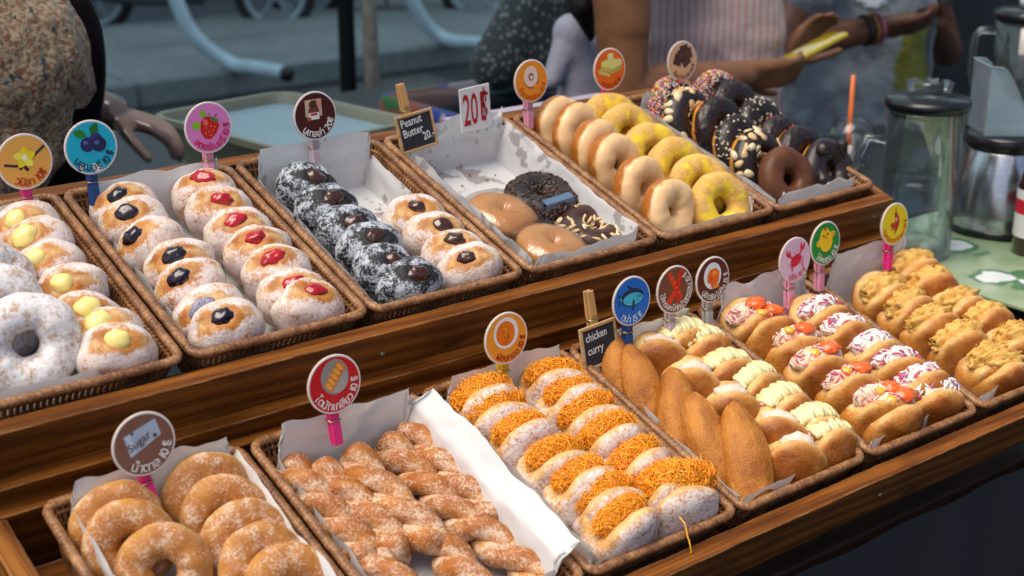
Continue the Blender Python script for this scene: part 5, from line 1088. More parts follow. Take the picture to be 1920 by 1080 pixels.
def legs(root, c, hw, mat, zt=.95, h=.075):
    mb = MB(); ax = Vector((RT.x, RT.y, 0)).normalized(); P_ = lambda k, dy, z: (c.x + ax.x * k, c.y + ax.y * k + dy, z)
    for s in (-1, 1): capsule(mb, P_(s * hw, 0, zt - .1), P_(s * hw * 1.05, 0, .50), h, .056); capsule(mb, P_(s * hw * 1.05, 0, .50), P_(s * hw * 1.1, .01, .10), .056, .042)
    capsule(mb, P_(-hw * .8, 0, zt - .06), P_(hw * .8, 0, zt - .06), h * 1.15, h * 1.15)
    child('trousers', remesh(mb, 'trousers', [mat], .014, 4), root)
    for s in (-1, 1):
        mb = MB(); capsule(mb, P_(s * hw * 1.1, .03, .046), P_(s * hw * 1.15, -.14, .036), .045, .035); child('shoe', remesh(mb, 'shoe', [SHOE], .010, 3), root)
def head(mb, c, s=1.0):
    capsule(mb, c + Vector((0, .01, .05)) * s, c + Vector((0, .005, .03)) * s, .088 * s, .086 * s); capsule(mb, c + Vector((0, -.015, -.02)) * s, c + Vector((0, -.04, -.065)) * s, .068 * s, .042 * s); capsule(mb, c + Vector((0, -.085, .01)) * s, c + Vector((0, -.100, -.022)) * s, .010 * s, .015 * s)
    for k in (-1, 1): capsule(mb, c + Vector((k * .082, .01, .015)) * s, c + Vector((k * .082, .015, -.02)) * s, .014 * s, .010 * s)
    capsule(mb, c + Vector((-.022, -.078, -.052)) * s, c + Vector((.022, -.078, -.052)) * s, .009 * s, .009 * s)
def eyes(root, c, s=1.0):
    for k in (-1, 1): child('eye', MB().blob((c.x + k * .032 * s, c.y - .078 * s, c.z + .012 * s), (.011 * s, .008 * s, .007 * s), 0, 2).mesh('eye', [flat('eye_dark', (.02, .015, .012), .2)]), root)

# ---- woman in the striped top ------------------------------------------------
W0 = Vector((1.86, 2.10, 0)); wr = empty('person', T(Vector((0, 0, 0)))); tag(wr, 'person in a sleeveless white and red striped top holding a yellow phone', 'person')
sh = atY(1160, -75, 1.93); el = atY(1172, 168, 1.90); wrst = atY(1398, 140, 1.88); tc = atY(1325, 60, 2.10); tx = tc.x
mb = MB(); capsule(mb, sh, sh.lerp(el, .5) + Vector((0, -.004, 0)), .058, .051); capsule(mb, sh.lerp(el, .5), el, .051, .041); capsule(mb, el, el.lerp(wrst, .35), .042, .041); capsule(mb, el.lerp(wrst, .35), wrst, .041, .028)
hd1 = hand(mb, wrst, (RT * .9 + UP * .08 + FW * .25), (FW * .55 + UP * .5), 1, .42, 1.0)
sh2 = Vector((tx + .10, 2.24, 1.24)); el2 = atY(1452, 130, 2.20); wr2 = atY(1470, 120, 2.02); capsule(mb, sh2, el2, .052, .042); capsule(mb, el2, wr2, .042, .028); hand(mb, wr2, (RT * .45 + UP * .60 - FW * .15), (-FW * .4 + RT * .4), -1, .30, .95)
nk = Vector((tx - .02, 2.10, 1.36)); capsule(mb, Vector((tx, 2.11, 1.24)), nk, .07, .048); capsule(mb, nk, nk + Vector((.01, -.01, .08)), .047, .046); hc = nk + Vector((.02, -.02, .18)); head(mb, hc, .95)
capsule(mb, sh + Vector((.02, .03, .0)), Vector((tx, 2.11, 1.27)), .055, .06); capsule(mb, sh2, Vector((tx, 2.12, 1.27)), .05, .06); capsule(mb, Vector((tx, 2.11, 1.22)), Vector((tx, 2.11, .92)), .075, .08)
child('body', remesh(mb, 'body', [SKIN1], .0052, 3), wr)
mb = MB(); lo = Vector((tx, 2.11, .74))
for k in (-1, 0, 1):
    ax = (RT * .82 + FW * .0); ax.z = 0; ax.normalize(); capsule(mb, Vector((tx, 2.11, 1.27)) + ax * (k * .060), Vector((tx, 2.11, 1.08)) + ax * (k * .062), .082, .112); capsule(mb, Vector((tx, 2.11, 1.08)) + ax * (k * .062), lo + ax * (k * .074), .106, .120)
child('striped_top', remesh(mb, 'top', [STRIPE], .0085, 4, (.008, (9, 4))), wr)
mb = MB(); capsule(mb, hc + Vector((0, .03, .06)), hc + Vector((-.02, .05, -.03)), .094, .08); hb = atY(1100, -20, 2.02); capsule(mb, hc + Vector((-.04, .05, -.02)), hb + Vector((.03, .02, .1)), .06, .05); capsule(mb, hb + Vector((.03, .02, .1)), atY(1094, 10, 2.02), .05, .030); capsule(mb, atY(1094, 10, 2.02), atY(1108, 70, 2.02), .028, .010)
child('hair', remesh(mb, 'hair', [HAIR], .008, 3), wr); eyes(wr, hc, .95); legs(wr, Vector((tx, 2.12, 0)), .085, JEANS, .92, .078)
ph = empty('phone', frame((RT * .72 + UP * .42 + FW * .45).normalized(), Vector((0, 0, 1)), Vector((1, 0, 0)), Vector((0, 0, 0))))
pc = atY(1526, 90, 1.90); xx = (RT * .80 + UP * .44 + FW * .25).normalized(); zz = (-UP * .95 + FW * .22 + RT * .1); zz = (zz - xx * zz.dot(xx)).normalized(); ph.matrix_world = frame(xx, zz.cross(xx), zz, pc); tag(ph, 'phone in a shiny yellow case held by the person in the striped top', 'phone')
child('case', MB().box(-.066, .066, -.034, .034, -.0065, .0035, 0, .003).mesh('case', [glossy('yellow_phone_case', (.55, .40, .01), .15, .1, 30, .8, .0001)]), ph); child('screen', MB().box(-.061, .061, -.030, .030, .0036, .0052, 0, .0005).mesh('screen', [flat('phone_glass', (.02, .03, .035), .08)], False), ph)

# ---- man in the grey T-shirt ---------------------------------------------------
mr = empty('person', T(Vector((0, 0, 0)))); tag(mr, 'person in a grey printed T-shirt with wristbands, using a dark phone', 'person')
mtc = atY(1585, 120, 2.42); mx = mtc.x; my = 2.42
msh = Vector((mx - .13, my - .06, 1.30)); mel = atY(1448, 92, 2.30); mwr = atY(1648, 52, 2.20)
mb = MB(); capsule(mb, msh, mel, .058, .047); capsule(mb, mel, mel.lerp(mwr, .35), .047, .046); capsule(mb, mel.lerp(mwr, .35), mwr, .045, .030); hand(mb, mwr, (RT * .92 + UP * .10), (FW * .3 + UP * .6), 1, .40, 1.08)
msh2 = Vector((mx + .20, my + .02, 1.30)); mel2 = atY(1775, 95, 2.45); mwr2 = atY(1752, 42, 2.30); capsule(mb, msh2, mel2, .055, .046); capsule(mb, mel2, mwr2, .044, .030); hand(mb, mwr2, (RT * .15 + UP * .75 - FW * .1), (-RT * .6), -1, .45, 1.05)
mnk = Vector((mx + .02, my, 1.46)); capsule(mb, Vector((mx, my, 1.30)), mnk, .10, .056); capsule(mb, mnk, mnk + Vector((0, -.02, .08)), .055, .052); mhc = mnk + Vector((.0, -.03, .19)); head(mb, mhc, 1.05); capsule(mb, Vector((mx, my, 1.3)), Vector((mx, my, .95)), .11, .12)
child('body', remesh(mb, 'body', [SKIN2], .0055, 3), mr)
mb = MB(); ax = RT.copy(); ax.z = 0; ax.normalize()
for k in (-1, -.33, .33, 1): capsule(mb, Vector((mx, my, 1.33)) + ax * (k * .10), Vector((mx, my, 1.08)) + ax * (k * .095), .085, .125); capsule(mb, Vector((mx, my, 1.08)) + ax * (k * .095), Vector((mx, my, .55)) + ax * (k * .10), .122, .135)
capsule(mb, msh, msh.lerp(mel, .62), .082, .078); capsule(mb, msh2, msh2.lerp(mel2, .55), .078, .072)
shirt = remesh(mb, 'tshirt', [GREY], .009, 4, (.014, (8, 5))); sho = child('grey_tshirt', shirt, mr); pz = Vector((mx, my, 0)); shirt.transform(T(-pz)); sho.location = pz
mb = MB(); capsule(mb, mhc + Vector((0, .03, .07)), mhc + Vector((0, .06, .0)), .10, .085); child('hair', remesh(mb, 'hair', [HAIR], .009, 2), mr); eyes(mr, mhc, 1.05); legs(mr, Vector((mx, my, 0)), .095, TROUS, .95, .088)
for k, (t, c) in enumerate(((.86, (.02, .02, .025)), (.93, (.45, .20, .05)), (.98, (.4, .12, .2)))):
    p = mel.lerp(mwr, t); d = (mwr - mel).normalized(); mb = MB(); q = d.orthogonal().normalized(); q2 = d.cross(q); mb.tube([p + (q * cos(a) + q2 * sin(a)) * .0355 for a in np.linspace(0, 2 * pi, 24, endpoint=False)], .005, 6, 0, closed=True); child('wristband', mb.mesh('band', [flat('band', c, .5)]), mr)
ph = empty('phone', frame((RT * .9 + UP * .2).normalized(), (FW), UP, atY(1768, 4, 2.20))); xx = (RT * .90 + UP * .36 + FW * .2).normalized(); zz = (UP - xx * UP.dot(xx)).normalized(); ph.matrix_world = frame(xx, zz.cross(xx), zz, atY(1768, 6, 2.18)); tag(ph, 'dark phone held by the person in the grey T-shirt', 'phone')
child('case', MB().box(-.07, .07, -.035, .035, -.004, .004, 0, .002).mesh('case', [flat('black_plastic', (.012, .012, .014), .3)]), ph); child('screen', MB().box(-.065, .065, -.031, .031, .0041, .0052).mesh('screen', [flat('phone_glass', (.02, .03, .035), .08)], False), ph)
mb = MB(); cpos = atY(1640, -4, 2.16); 
for k in range(5): mb.blob((cpos.x + random.uniform(-.03, .03), cpos.y + random.uniform(-.02, .02), cpos.z + random.uniform(-.015, .02)), (.035, .028, .024), 0, 3, .3, 2, k)
tag(obj('plastic_bag', remesh(mb, 'bag', [plain('white_plastic', (.62, .66, .68), .35, .05)], .005, 1)), 'crumpled white plastic bag over the wrist above the wristbands', 'bag')

# ---- seller in the floral blouse ---------------------------------------------
sr = empty('person', T(Vector((0, 0, 0)))); tag(sr, 'person in a brown floral blouse reaching out a gloved hand', 'person')
SY = 2.05; s0 = atY(2, 150, SY); sx = s0.x; hx2 = atY(205, 208, 2.14); 
mb = MB(); hend = atY(206, 212, 2.16); sel = atY(95, 175, 2.20); ssh = Vector((sx + .03, SY + .12, 1.42)); capsule(mb, ssh, sel, .055, .046); capsule(mb, sel, hend, .045, .030); hand(mb, hend, (RT * .90 - UP * .24 + FW * .1), (-UP * .8 + FW * .3), 1, .42, .88, .06, .0112)
ssh2 = Vector((sx - .20, SY - .06, 1.42)); sel2 = Vector((sx - .25, SY - .04, 1.14)); capsule(mb, ssh2, sel2, .055, .046); capsule(mb, sel2, sel2 + Vector((.0, -.06, -.22)), .045, .030); hand(mb, sel2 + Vector((.0, -.06, -.22)), (.1, -.1, -.9), (.9, 0, 0), -1, .4)
snk = Vector((sx - .06, SY, 1.52)); capsule(mb, Vector((sx - .06, SY, 1.36)), snk, .10, .052); capsule(mb, snk, snk + Vector((.01, 0, .07)), .05, .05); shc = snk + Vector((.02, -.01, .17)); head(mb, shc); capsule(mb, Vector((sx - .06, SY, 1.36)), Vector((sx - .06, SY, 1.0)), .11, .12)
child('body', remesh(mb, 'body', [SKIN3], .0058, 3), sr)
mb = MB(); c = Vector((sx - .06, SY, 0))
capsule(mb, c + Vector((-.035, .03, 1.44)), c + Vector((-.02, .015, 1.32)), .095, .118); capsule(mb, c + Vector((-.02, .015, 1.32)), c + Vector((.035, -.02, 1.20)), .118, .155); capsule(mb, c + Vector((.09, -.06, 1.215)), c + Vector((.05, -.02, 1.19)), .085, .10); capsule(mb, c + Vector((.035, -.02, 1.20)), c + Vector((-.005, -.01, .98)), .152, .125); capsule(mb, c + Vector((-.005, -.01, .98)), c + Vector((0, 0, .84)), .135, .16); capsule(mb, ssh, ssh.lerp(sel, .5), .078, .072); capsule(mb, ssh2, ssh2.lerp(sel2, .7), .078, .072); capsule(mb, c + Vector((.1, .09, 1.40)), c + Vector((-.1, -.09, 1.40)), .08, .08)
child('floral_blouse', remesh(mb, 'blouse', [FLORAL], .008, 5, (.011, (11, 5))), sr)
mb = MB(); o_ = Vector((.026, .012, .0)); capsule(mb, c + o_ + Vector((-.035, .03, 1.42)), c + o_ + Vector((-.02, .015, 1.32)), .088, .112); capsule(mb, c + o_ + Vector((-.02, .015, 1.32)), c + o_ + Vector((.036, -.01, 1.20)), .112, .150); capsule(mb, c + o_ + Vector((.088, -.045, 1.215)), c + o_ + Vector((.05, -.01, 1.19)), .085, .10); capsule(mb, c + o_ + Vector((.036, -.01, 1.20)), c + o_ + Vector((.01, 0, .98)), .152, .140); capsule(mb, c + o_ + Vector((.01, 0, .98)), c + o_ + Vector((.01, 0, .70)), .145, .165)
child('apron', remesh(mb, 'apron', [APRON], .011, 4, (.006, (10, 4))), sr)
mb = MB(); capsule(mb, shc + Vector((0, .03, .06)), shc + Vector((-.02, .05, -.01)), .096, .085); child('hair', remesh(mb, 'hair', [HAIR], .009, 2), sr); eyes(sr, shc); legs(sr, Vector((sx - .06, SY + .02, 0)), .09, TROUS, .93, .085)
GLOVE = thinglass('clear_glove', (.95, .93, .92), .05, .12, (.6, .62, .64))
mb = MB(); hand(mb, hend + RT * -.004, (RT * .90 - UP * .24 + FW * .1), (-UP * .8 + FW * .3), 1, .42, .90, .06, .0122); capsule(mb, hend - RT * .045, hend, .040, .034); child('plastic_glove', remesh(mb, 'glove', [GLOVE], .005, 2), sr)

# ---- tubs on the back table --------------------------------------------------
STEEL = plain('galvanised', (.4, .42, .44), .4, .1, 60)
BT_Z = .80; bt = empty('back_table', T(Vector((1.5, 2.75, 0)))); tag(bt, 'low grey work table behind the stall carrying the plastic tubs', 'table')
child('table_top', MB().box(-.62, .75, -.52, .50, BT_Z - .03, BT_Z, 0, .004).mesh('top', [plain('grey_laminate', (.025, .028, .03), .5, .2, 30)], False), bt)
for ax_ in (-.58, .71):
    for ay in (-.48, .46): child('table_leg', MB().box(ax_ - .015, ax_ + .015, ay - .015, ay + .015, 0, BT_Z - .03).mesh('leg', [STEEL], False), bt)
TUB = plain('cream_plastic', (.25, .25, .18), .4, .06, 20); TUBIN = plain('pale_blue_plastic', (.26, .38, .43), .35, .05, 20)
def tub(name, c, wx, wy, h, rot, label, rimw=.013, fill=True):
    r = empty(name, T(c) @ Matrix.Rotation(radians(rot), 4, 'Z')); tag(r, label, 'tub', 'shallow plastic tubs'); mb = MB(); vs = []; fs = []
    prof = [(-.03, 0), (0, h - .004), (.002, h), (rimw, h), (rimw, h - .012), (rimw - .003, h - .012), (rimw - .003, h - .004), (.0, h - .005)]
    n = 0; outl = [resample(rrect(wx / 2 + a, wy / 2 + a, max(.01, .035 + a), .01), 96)[0] for a, _ in prof]
    for P, (a, z) in zip(outl, prof): vs += [(p.x, p.y, z) for p in P]
    for i in range(len(prof) - 1):
        for j in range(96): fs.append((i * 96 + j, i * 96 + (j + 1) % 96, (i + 1) * 96 + (j + 1) % 96, (i + 1) * 96 + j))
    child('tub_wall', new_mesh('wall', vs, fs, [TUB], smooth=False), r)
    P = resample(rrect(wx / 2 - .030, wy / 2 - .030, .03, .01), 96)[0]; child('tub_floor', new_mesh('floor', [(p.x, p.y, .004) for p in P], [tuple(range(96))], [TUB], smooth=False), r)
    if fill: P = resample(rrect(wx / 2 - .012, wy / 2 - .012, .03, .01), 96)[0]; child('lid_sheet', new_mesh('lid', [(p.x, p.y, h - .018) for p in P], [tuple(range(96))], [TUBIN], smooth=False), r)
    return r
_q = [atZ(x_, y_, BT_Z + .20) for x_, y_ in ((512, 172), (805, 222), (505, 285), (300, 212))]; _ce = sum(_q, Vector()) / 4; _ex = ((_q[1] - _q[0]) + (_q[2] - _q[3])) / 2; _ey = ((_q[0] - _q[3]) + (_q[1] - _q[2])) / 2
_rot = math.degrees(atan2(_ex.y, _ex.x)); tub('plastic_tub', Vector((_ce.x, _ce.y, BT_Z + .111)), _ex.length - .02, _ey.length - .02, .09, _rot, 'cream-rimmed plastic tub with pale blue lid sheet behind the brown jar sign')
tub('plastic_tub', Vector((_ce.x - .05, _ce.y - .06, BT_Z + .001)), _ex.length - .02, _ey.length - .02, .108, _rot, 'olive-grey plastic tub underneath the tub with the pale blue lid sheet', fill=False)
# ---- dark post and wooden pole -------------------------------------------------
pp = atY(655, 200, 3.75) - Vector((0, .9, 0)); tag(obj('canopy_post', MB().tube([(pp.x, pp.y + .9, 0), (pp.x, pp.y + .9, .03), (pp.x, pp.y + .9, 2.6)], [.05, .026, .026], 14).mesh('post', [flat('black_paint', (.005, .006, .007), .8, Specular_IOR_Level=.15)])), 'black metal post standing beside the pale wooden pole', 'post')
pp = atY(697, 200, 3.70) - Vector((0, .85, 0)); tag(obj('wooden_pole', MB().tube([(pp.x + .01, pp.y + .85, 0), (pp.x, pp.y + .85, 1.3), (pp.x, pp.y + .85, 2.6)], [.024, .023, .022], 12).mesh('pole', [plain('weathered_pole', (.52, .43, .33), .8, .25, 30)])), 'pale weathered wooden pole right of the black post', 'pole')
# ---- bent white pipes on the pavement ---------------------------------------------
PIPE = plain('white_painted_pipe', (.42, .55, .62), .4, .08, 12)
def pipe(pts, label):
    P = [Vector(p) for p in pts]; S = []
    for i in range(len(P) - 1):
        a, b = P[max(0, i - 1)], P[min(len(P) - 1, i + 2)]
        for k in range(8):
            t = k / 8; p1, p2 = P[i], P[i + 1]; S.append(.5 * ((2 * p1) + (p2 - a) * t + (2 * a - 5 * p1 + 4 * p2 - b) * t * t + (3 * p1 - a - 3 * p2 + b) * t ** 3))
    S.append(P[-1]); r = empty('bent_pipe', T(Vector((0, 0, 0)))); tag(r, label, 'pipe', 'bent white pipe barriers'); child('pipe', MB().tube(S, .040, 14).mesh('pipe', [PIPE]), r); d = (S[-1] - S[-2]).normalized(); child('end_cap', MB().tube([S[-1], S[-1] + d * .03], .041, 14).mesh('cap', [flat('black_plastic', (.012, .012, .014), .3)]), r)
PZ = .175; e1 = atZ(535, 138, PZ); c1 = atZ(430, 118, PZ); pipe([e1 * 0 + Vector((c1.x - .35, c1.y + .3, 1.0)), Vector((c1.x - .24, c1.y + .18, .62)), Vector((c1.x - .16, c1.y + .10, .34)), c1, c1.lerp(e1, .5), e1], 'bent white pipe barrier with a black end cap, left of the posts')
e1 = atZ(985, 92, PZ); c1 = atZ(832, 72, PZ); pipe([Vector((c1.x - .22, c1.y + .15, 1.0)), Vector((c1.x - .20, c1.y + .12, .6)), Vector((c1.x - .13, c1.y + .08, .34)), c1, c1.lerp(e1, .5), e1], 'bent white pipe barrier right of the wooden pole')
# ---- motorbikes across the pavement -------------------------------------------------
RUB = flat('tyre_rubber', (.012, .012, .013), .8); RIMM = plain('painted_rim', (.35, .46, .52), .35, .05); ENG = plain('engine_metal', (.035, .04, .045), .4, .4, 30); WHT = plain('white_fairing', (.45, .55, .60), .3, .06, 10); SEATM = flat('black_seat', (.012, .012, .013), .55)
def bike(c, rot, body, label):
    r = empty('motorbike', T(c) @ Matrix.Rotation(radians(rot), 4, 'Z')); tag(r, label, 'motorbike', 'motorbikes parked across the pavement')
    for wx_ in (-.62, .62):
        w_ = child('wheel', MB().tube([(wx_, 0, .28)] * 1 + [(wx_, .001, .28)], .03, 8).mesh('hub', [ENG]), r)
        ci = [(wx_ + .245 * cos(a), 0, .28 + .245 * sin(a)) for a in np.linspace(0, 2 * pi, 36, endpoint=False)]; child('tyre', MB().tube(ci, .035, 8, closed=True).mesh('tyre', [RUB]), w_)
        ci = [(wx_ + .200 * cos(a), 0, .28 + .200 * sin(a)) for a in np.linspace(0, 2 * pi, 36, endpoint=False)]; child('rim', MB().tube(ci, .018, 8, closed=True).mesh('rim', [RIMM]), w_)
        sp = MB()
        for k in range(6): a = k * pi / 3; sp.tube([(wx_, 0, .28), (wx_ + .195 * cos(a), 0, .28 + .195 * sin(a))], .010, 6)
        sp.tube([(wx_, -.06, .28), (wx_, .06, .28)], .05, 12); child('spokes', sp.mesh('spokes', [RIMM]), w_)
    child('engine', MB().box(-.22, .16, -.12, .12, .22, .46, 0, .04).mesh('engine', [ENG]), r); mb = MB(); mb.blob((-.25, 0, .62), (.42, .14, .15), 0, 3, .1, 1.5, 1); mb.blob((.36, 0, .62), (.16, .15, .30), 0, 3, .1, 1.5, 2); child('fairing', mb.mesh('fairing', [body]), r)
    child('seat', MB().box(-.62, .05, -.12, .12, .74, .82, 0, .03).mesh('seat', [SEATM]), r); fk = MB()
    for s in (-1, 1): fk.tube([(.62, s * .07, .28), (.42, s * .07, .95)], .02, 8)
    fk.tube([(.40, -.33, 1.03), (.42, -.1, .97), (.42, .1, .97), (.40, .33, 1.03)], .016, 8); child('fork', fk.mesh('fork', [ENG]), r); child('exhaust', MB().tube([(.0, -.15, .25), (-.35, -.16, .27), (-.75, -.16, .36)], [.025, .045, .05], 10).mesh('exhaust', [ENG]), r); child('stand', MB().tube([(-.05, .1, .2), (-.05, .24, .01)], .012, 6).mesh('stand', [ENG]), r)
for (px, py, rt_, body, lab) in ((350, 66, -36, WHT, 'white motorbike parked left of the black post beyond the pavement'), (735, 46, -40, ENG, 'dark motorbike parked behind the black post and wooden pole')):
    g = atZ(px, py, .004); bike(Vector((g.x, g.y, .004)), rt_, body, lab)
# ---- patterned backpack, white shawl and bright cloth table behind the stall -------------
def _dots(a):
    co = a.coord(); v = a.voro(co, 70, 'Distance'); n_ = a.noise(co, 90, 4); c = a.mix(a.mapr(a.math('ADD', v, a.math('MULTIPLY', n_, .5)), .52, .66), (.17, .19, .18), (.022, .030, .034)); a.col(c)
DOTS = cloth_mat('speckled_cloth', _dots, .8)
def _bright(a):
    co = a.coord((1, 1, 1), False); cc = a.voro(co, 11, 'Color'); s_ = a.n('SeparateColor'); a.l(cc, s_.inputs[0]); a.col(a.ramp(s_.outputs[0], [(0, (.02, .05, .28)), (.28, (.30, .06, .03)), (.45, (.04, .14, .03)), (.6, (.40, .30, .36)), (.75, (.02, .16, .26)), (.9, (.40, .24, .03))], 'CONSTANT'))
BRIGHT = cloth_mat('bright_patterned_cloth', _bright)
ct = atZ(985, 176, .92); tbx = empty('cloth_table', T(Vector((ct.x, ct.y, 0)))); tag(tbx, 'small table under a brightly patterned cloth behind the white price card', 'table')
vs = []; fs = []; P, Nn, tot = resample(rrect(.27, .20, .03, .01), 120)
for j, (z, e) in enumerate(((.920, -.03), (.921, 0), (.905, .006), (.80, .012), (.62, .02), (.42, .03))):
    for i in range(120): q = P[i] + Nn[i] * (e + (.012 * (j - 2) * .5 * sin(i * .55) if j > 2 else 0)); vs.append((q.x, q.y, z))
for j in range(5):
    for i in range(120): fs.append((j * 120 + i, j * 120 + (i + 1) % 120, (j + 1) * 120 + (i + 1) % 120, (j + 1) * 120 + i))
fs.append(tuple(range(120))); child('patterned_cloth', new_mesh('cloth', vs, fs, [BRIGHT]), tbx)
for ax_ in (-.24, .24):
    for ay in (-.17, .17): child('table_leg', MB().box(ax_ - .012, ax_ + .012, ay - .012, ay + .012, 0, .915).mesh('leg', [STEEL], False), tbx)
bc = atY(985, 118, ct.y + .06); mb = MB(); capsule(mb, Vector((bc.x, bc.y, .995)), Vector((bc.x + .05, bc.y + .02, 1.17)), .085, .075); capsule(mb, Vector((bc.x - .10, bc.y - .02, .985)), Vector((bc.x + .02, bc.y, 1.12)), .06, .06); capsule(mb, Vector((bc.x + .1, bc.y, .985)), Vector((bc.x + .1, bc.y, 1.1)), .062, .06)
tag(obj('backpack', remesh(mb, 'backpack', [DOTS], .008, 2)), 'black and cream speckled backpack on the patterned cloth table', 'bag')
mb = MB(); a_ = atY(1072, 62, 2.16); b_ = atY(1035, 150, 2.16); c_ = atY(1090, 180, 2.16); capsule(mb, a_, b_, .034, .020); capsule(mb, a_, atY(1075, 110, 2.16), .040, .034); capsule(mb, atY(1078, 100, 2.16), c_, .036, .050); capsule(mb, atY(1110, 95, 2.18), c_ + Vector((.04, .02, -.03)), .040, .055); capsule(mb, c_, c_ + Vector((.03, .05, -.25)), .052, .06)
tag(obj('shawl', remesh(mb, 'shawl', [plain('lavender_white_cloth', (.42, .40, .48), .85, .12, 12, .01)], .007, 2)), 'lavender-white shawl hanging behind the arm of the striped-top person', 'shawl')
lv = empty('bench', T(Vector((1.32, 1.62, 0)))); tag(lv, 'narrow lavender bench top just behind the upper crate', 'bench')
child('bench_top', MB().box(-.16, .14, -.020, .020, 1.100, 1.114, 0, .003).mesh('top', [plain('lavender_laminate', (.42, .36, .44), .5, .06)], False), lv)
for x_ in (-.13, .11): child('bench_leg', MB().box(x_ - .012, x_ + .012, -.015, .015, 0, 1.099).mesh('leg', [STEEL], False), lv)
bx = atZ(820, 190, .45); tag(obj('dark_cover', remesh(MB().box(bx.x - .35, bx.x + .30, bx.y - .1, bx.y + .5, .0, .46, 0, .04), 'cover', [flat('black_tarpaulin', (.006, .007, .009), .5)], .02, 3)), 'black tarpaulin-covered box behind the peanut butter sign', 'box')  # black box added to stand for the shadow between kerb and stall
# ---- dark tarpaulin wall at the far right --------------------------------------------
vs = []; fs = []; A, B = Vector((5.2, 4.6)), Vector((7.4, 1.2)); nx_ = 40
for i in range(nx_ + 1):
    p = A.lerp(B, i / nx_)
    for j in range(8): f = .05 * sin(i * .9) * (1 - j / 9); vs.append((p.x + f, p.y + f, j / 7 * 2.4))
for i in range(nx_):
    for j in range(7): fs.append((i * 8 + j, (i + 1) * 8 + j, (i + 1) * 8 + j + 1, i * 8 + j + 1))
to = empty('tarpaulin_screen', T(Vector((0, 0, 0)))); tag(to, 'dark slate tarpaulin screen far behind the blender jug', 'screen'); child('sheet', new_mesh('sheet', vs, fs, [plain('slate_tarpaulin', (.022, .028, .034), .6, .3, 6)]), to)
for q in (A, B): child('pole', MB().tube([(q.x, q.y, 0), (q.x, q.y, 2.45)], .025, 10).mesh('pole', [STEEL]), to)

# ================================================================== SIDE TABLE WITH THE DRINKS
SZ = .85
def _green(a):
    co = a.coord((1, 1, 1), False); v = a.n('TexVoronoi'); v.inputs['Scale'].default_value = 9; a.l(co, v.inputs['Vector']); f = a.noise(co, 18, 3); c = a.ramp(f, [(.35, (.17, .27, .13)), (.65, (.29, .37, .22))])
    d = a.math('ADD', v.outputs['Distance'], a.math('MULTIPLY', a.math('SUBTRACT', f, .5), .5)); c = a.mix(a.mapr(d, .40, .36), c, (.03, .14, .04)); c = a.mix(a.mapr(d, .30, .27), c, (.62, .66, .66)); c = a.mix(a.mapr(d, .06, .05), c, (.6, .45, .03)); a.col(c)
GREEN = cloth_mat('green_flowered_oilcloth', _green, .3)
st = empty('side_table', T(Vector((2.32, 1.35, 0)))); tag(st, 'side table with a green flowered oilcloth at the right edge', 'table')
child('oilcloth', MB().box(-.545, .60, -.62, .095, SZ - .006, SZ, 0, .002).mesh('cloth', [GREEN], False), st); child('table_top', MB().box(-.53, .585, -.605, .085, SZ - .045, SZ - .0065, 0, .006).mesh('top', [flat('black_plastic', (.012, .012, .014), .3)], False), st)
for ax_ in (-.50, .55):
    for ay in (-.57, .05): child('table_leg', MB().tube([(ax_, ay, 0), (ax_, ay, SZ - .045)], .016, 10).mesh('leg', [flat('black_paint', (.005, .006, .007), .8, Specular_IOR_Level=.15)]), st)
child('metal_rail', MB().tube([(-.50, -.57, SZ - .14), (-.50, .05, SZ - .14)], .012, 10).mesh('rail', [STEEL]), st)
GL1 = thinglass('clear_glass', (.965, .98, .985), .04); WATER = thinglass('water', (.88, .94, .96), .03); MILK = thinglass('milky_plastic', (.85, .92, .95), .06, .62, (.50, .62, .68)); BLK = flat('black_lid', (.008, .008, .010), .25)
cab = empty('cabinet', T(Vector((2.15, 1.70, 0)))); tag(cab, 'black cabinet behind the side table', 'cabinet'); child('carcass', MB().box(-.40, .45, -.235, .25, 0, SZ - .012, 0, .006).mesh('carcass', [flat('black_plastic', (.012, .012, .014), .3)], False), cab); child('cabinet_top', MB().box(-.41, .46, -.245, .26, SZ - .0115, SZ, 0, .003).mesh('top', [flat('black_top', (.010, .010, .012), .45)], False), cab)
# water jug
jb = atZ(1712, 476, SZ); jg = empty('water_jug', T(Vector((jb.x, jb.y, SZ + .001)))); tag(jg, 'clear glass jug half full of water with a black lid', 'jug'); jh = .235; jr = .062
child('glass_wall', MB().lathe([(0, .0), (jr * .88, .0), (jr * .92, .004), (jr * .95, jh * .4), (jr, jh), (jr * 1.02, jh + .004), (jr * .95, jh + .003), (jr * .90, jh * .4), (jr * .86, .010), (0, .010)], 40).mesh('glass', [GL1]), jg)
child('water', MB().lathe([(0, .0105), (jr * .855, .0105), (jr * .895, jh * .5), (jr * .897, jh * .55), (0, jh * .55)], 40).mesh('water', [WATER]), jg)
child('lid', MB().lathe([(0, jh - .006), (jr * .9, jh - .006), (jr * .93, jh + .0045), (jr * 1.06, jh + .0065), (jr * 1.08, jh + .016), (jr * 1.02, jh + .022), (0, jh + .024)], 40).mesh('lid', [BLK]), jg); child('lid_knob', MB().lathe([(.034, jh + .0245), (.036, jh + .045), (.038, jh + .046), (.0, jh + .046)], 24).mesh('knob', [GL1]), jg)
hdv = Vector((-RT.x, -RT.y, 0)).normalized(); hp = [hdv * jr * .97 + Vector((0, 0, jh * .80)), hdv * (jr + .028) + Vector((0, 0, jh * .82)), hdv * (jr + .042) + Vector((0, 0, jh * .65)), hdv * (jr + .040) + Vector((0, 0, jh * .35)), hdv * (jr + .012) + Vector((0, 0, jh * .16)), hdv * jr * .92 + Vector((0, 0, jh * .15))]; child('handle', MB().tube(hp, .0065, 8).mesh('handle', [GL1]), jg)
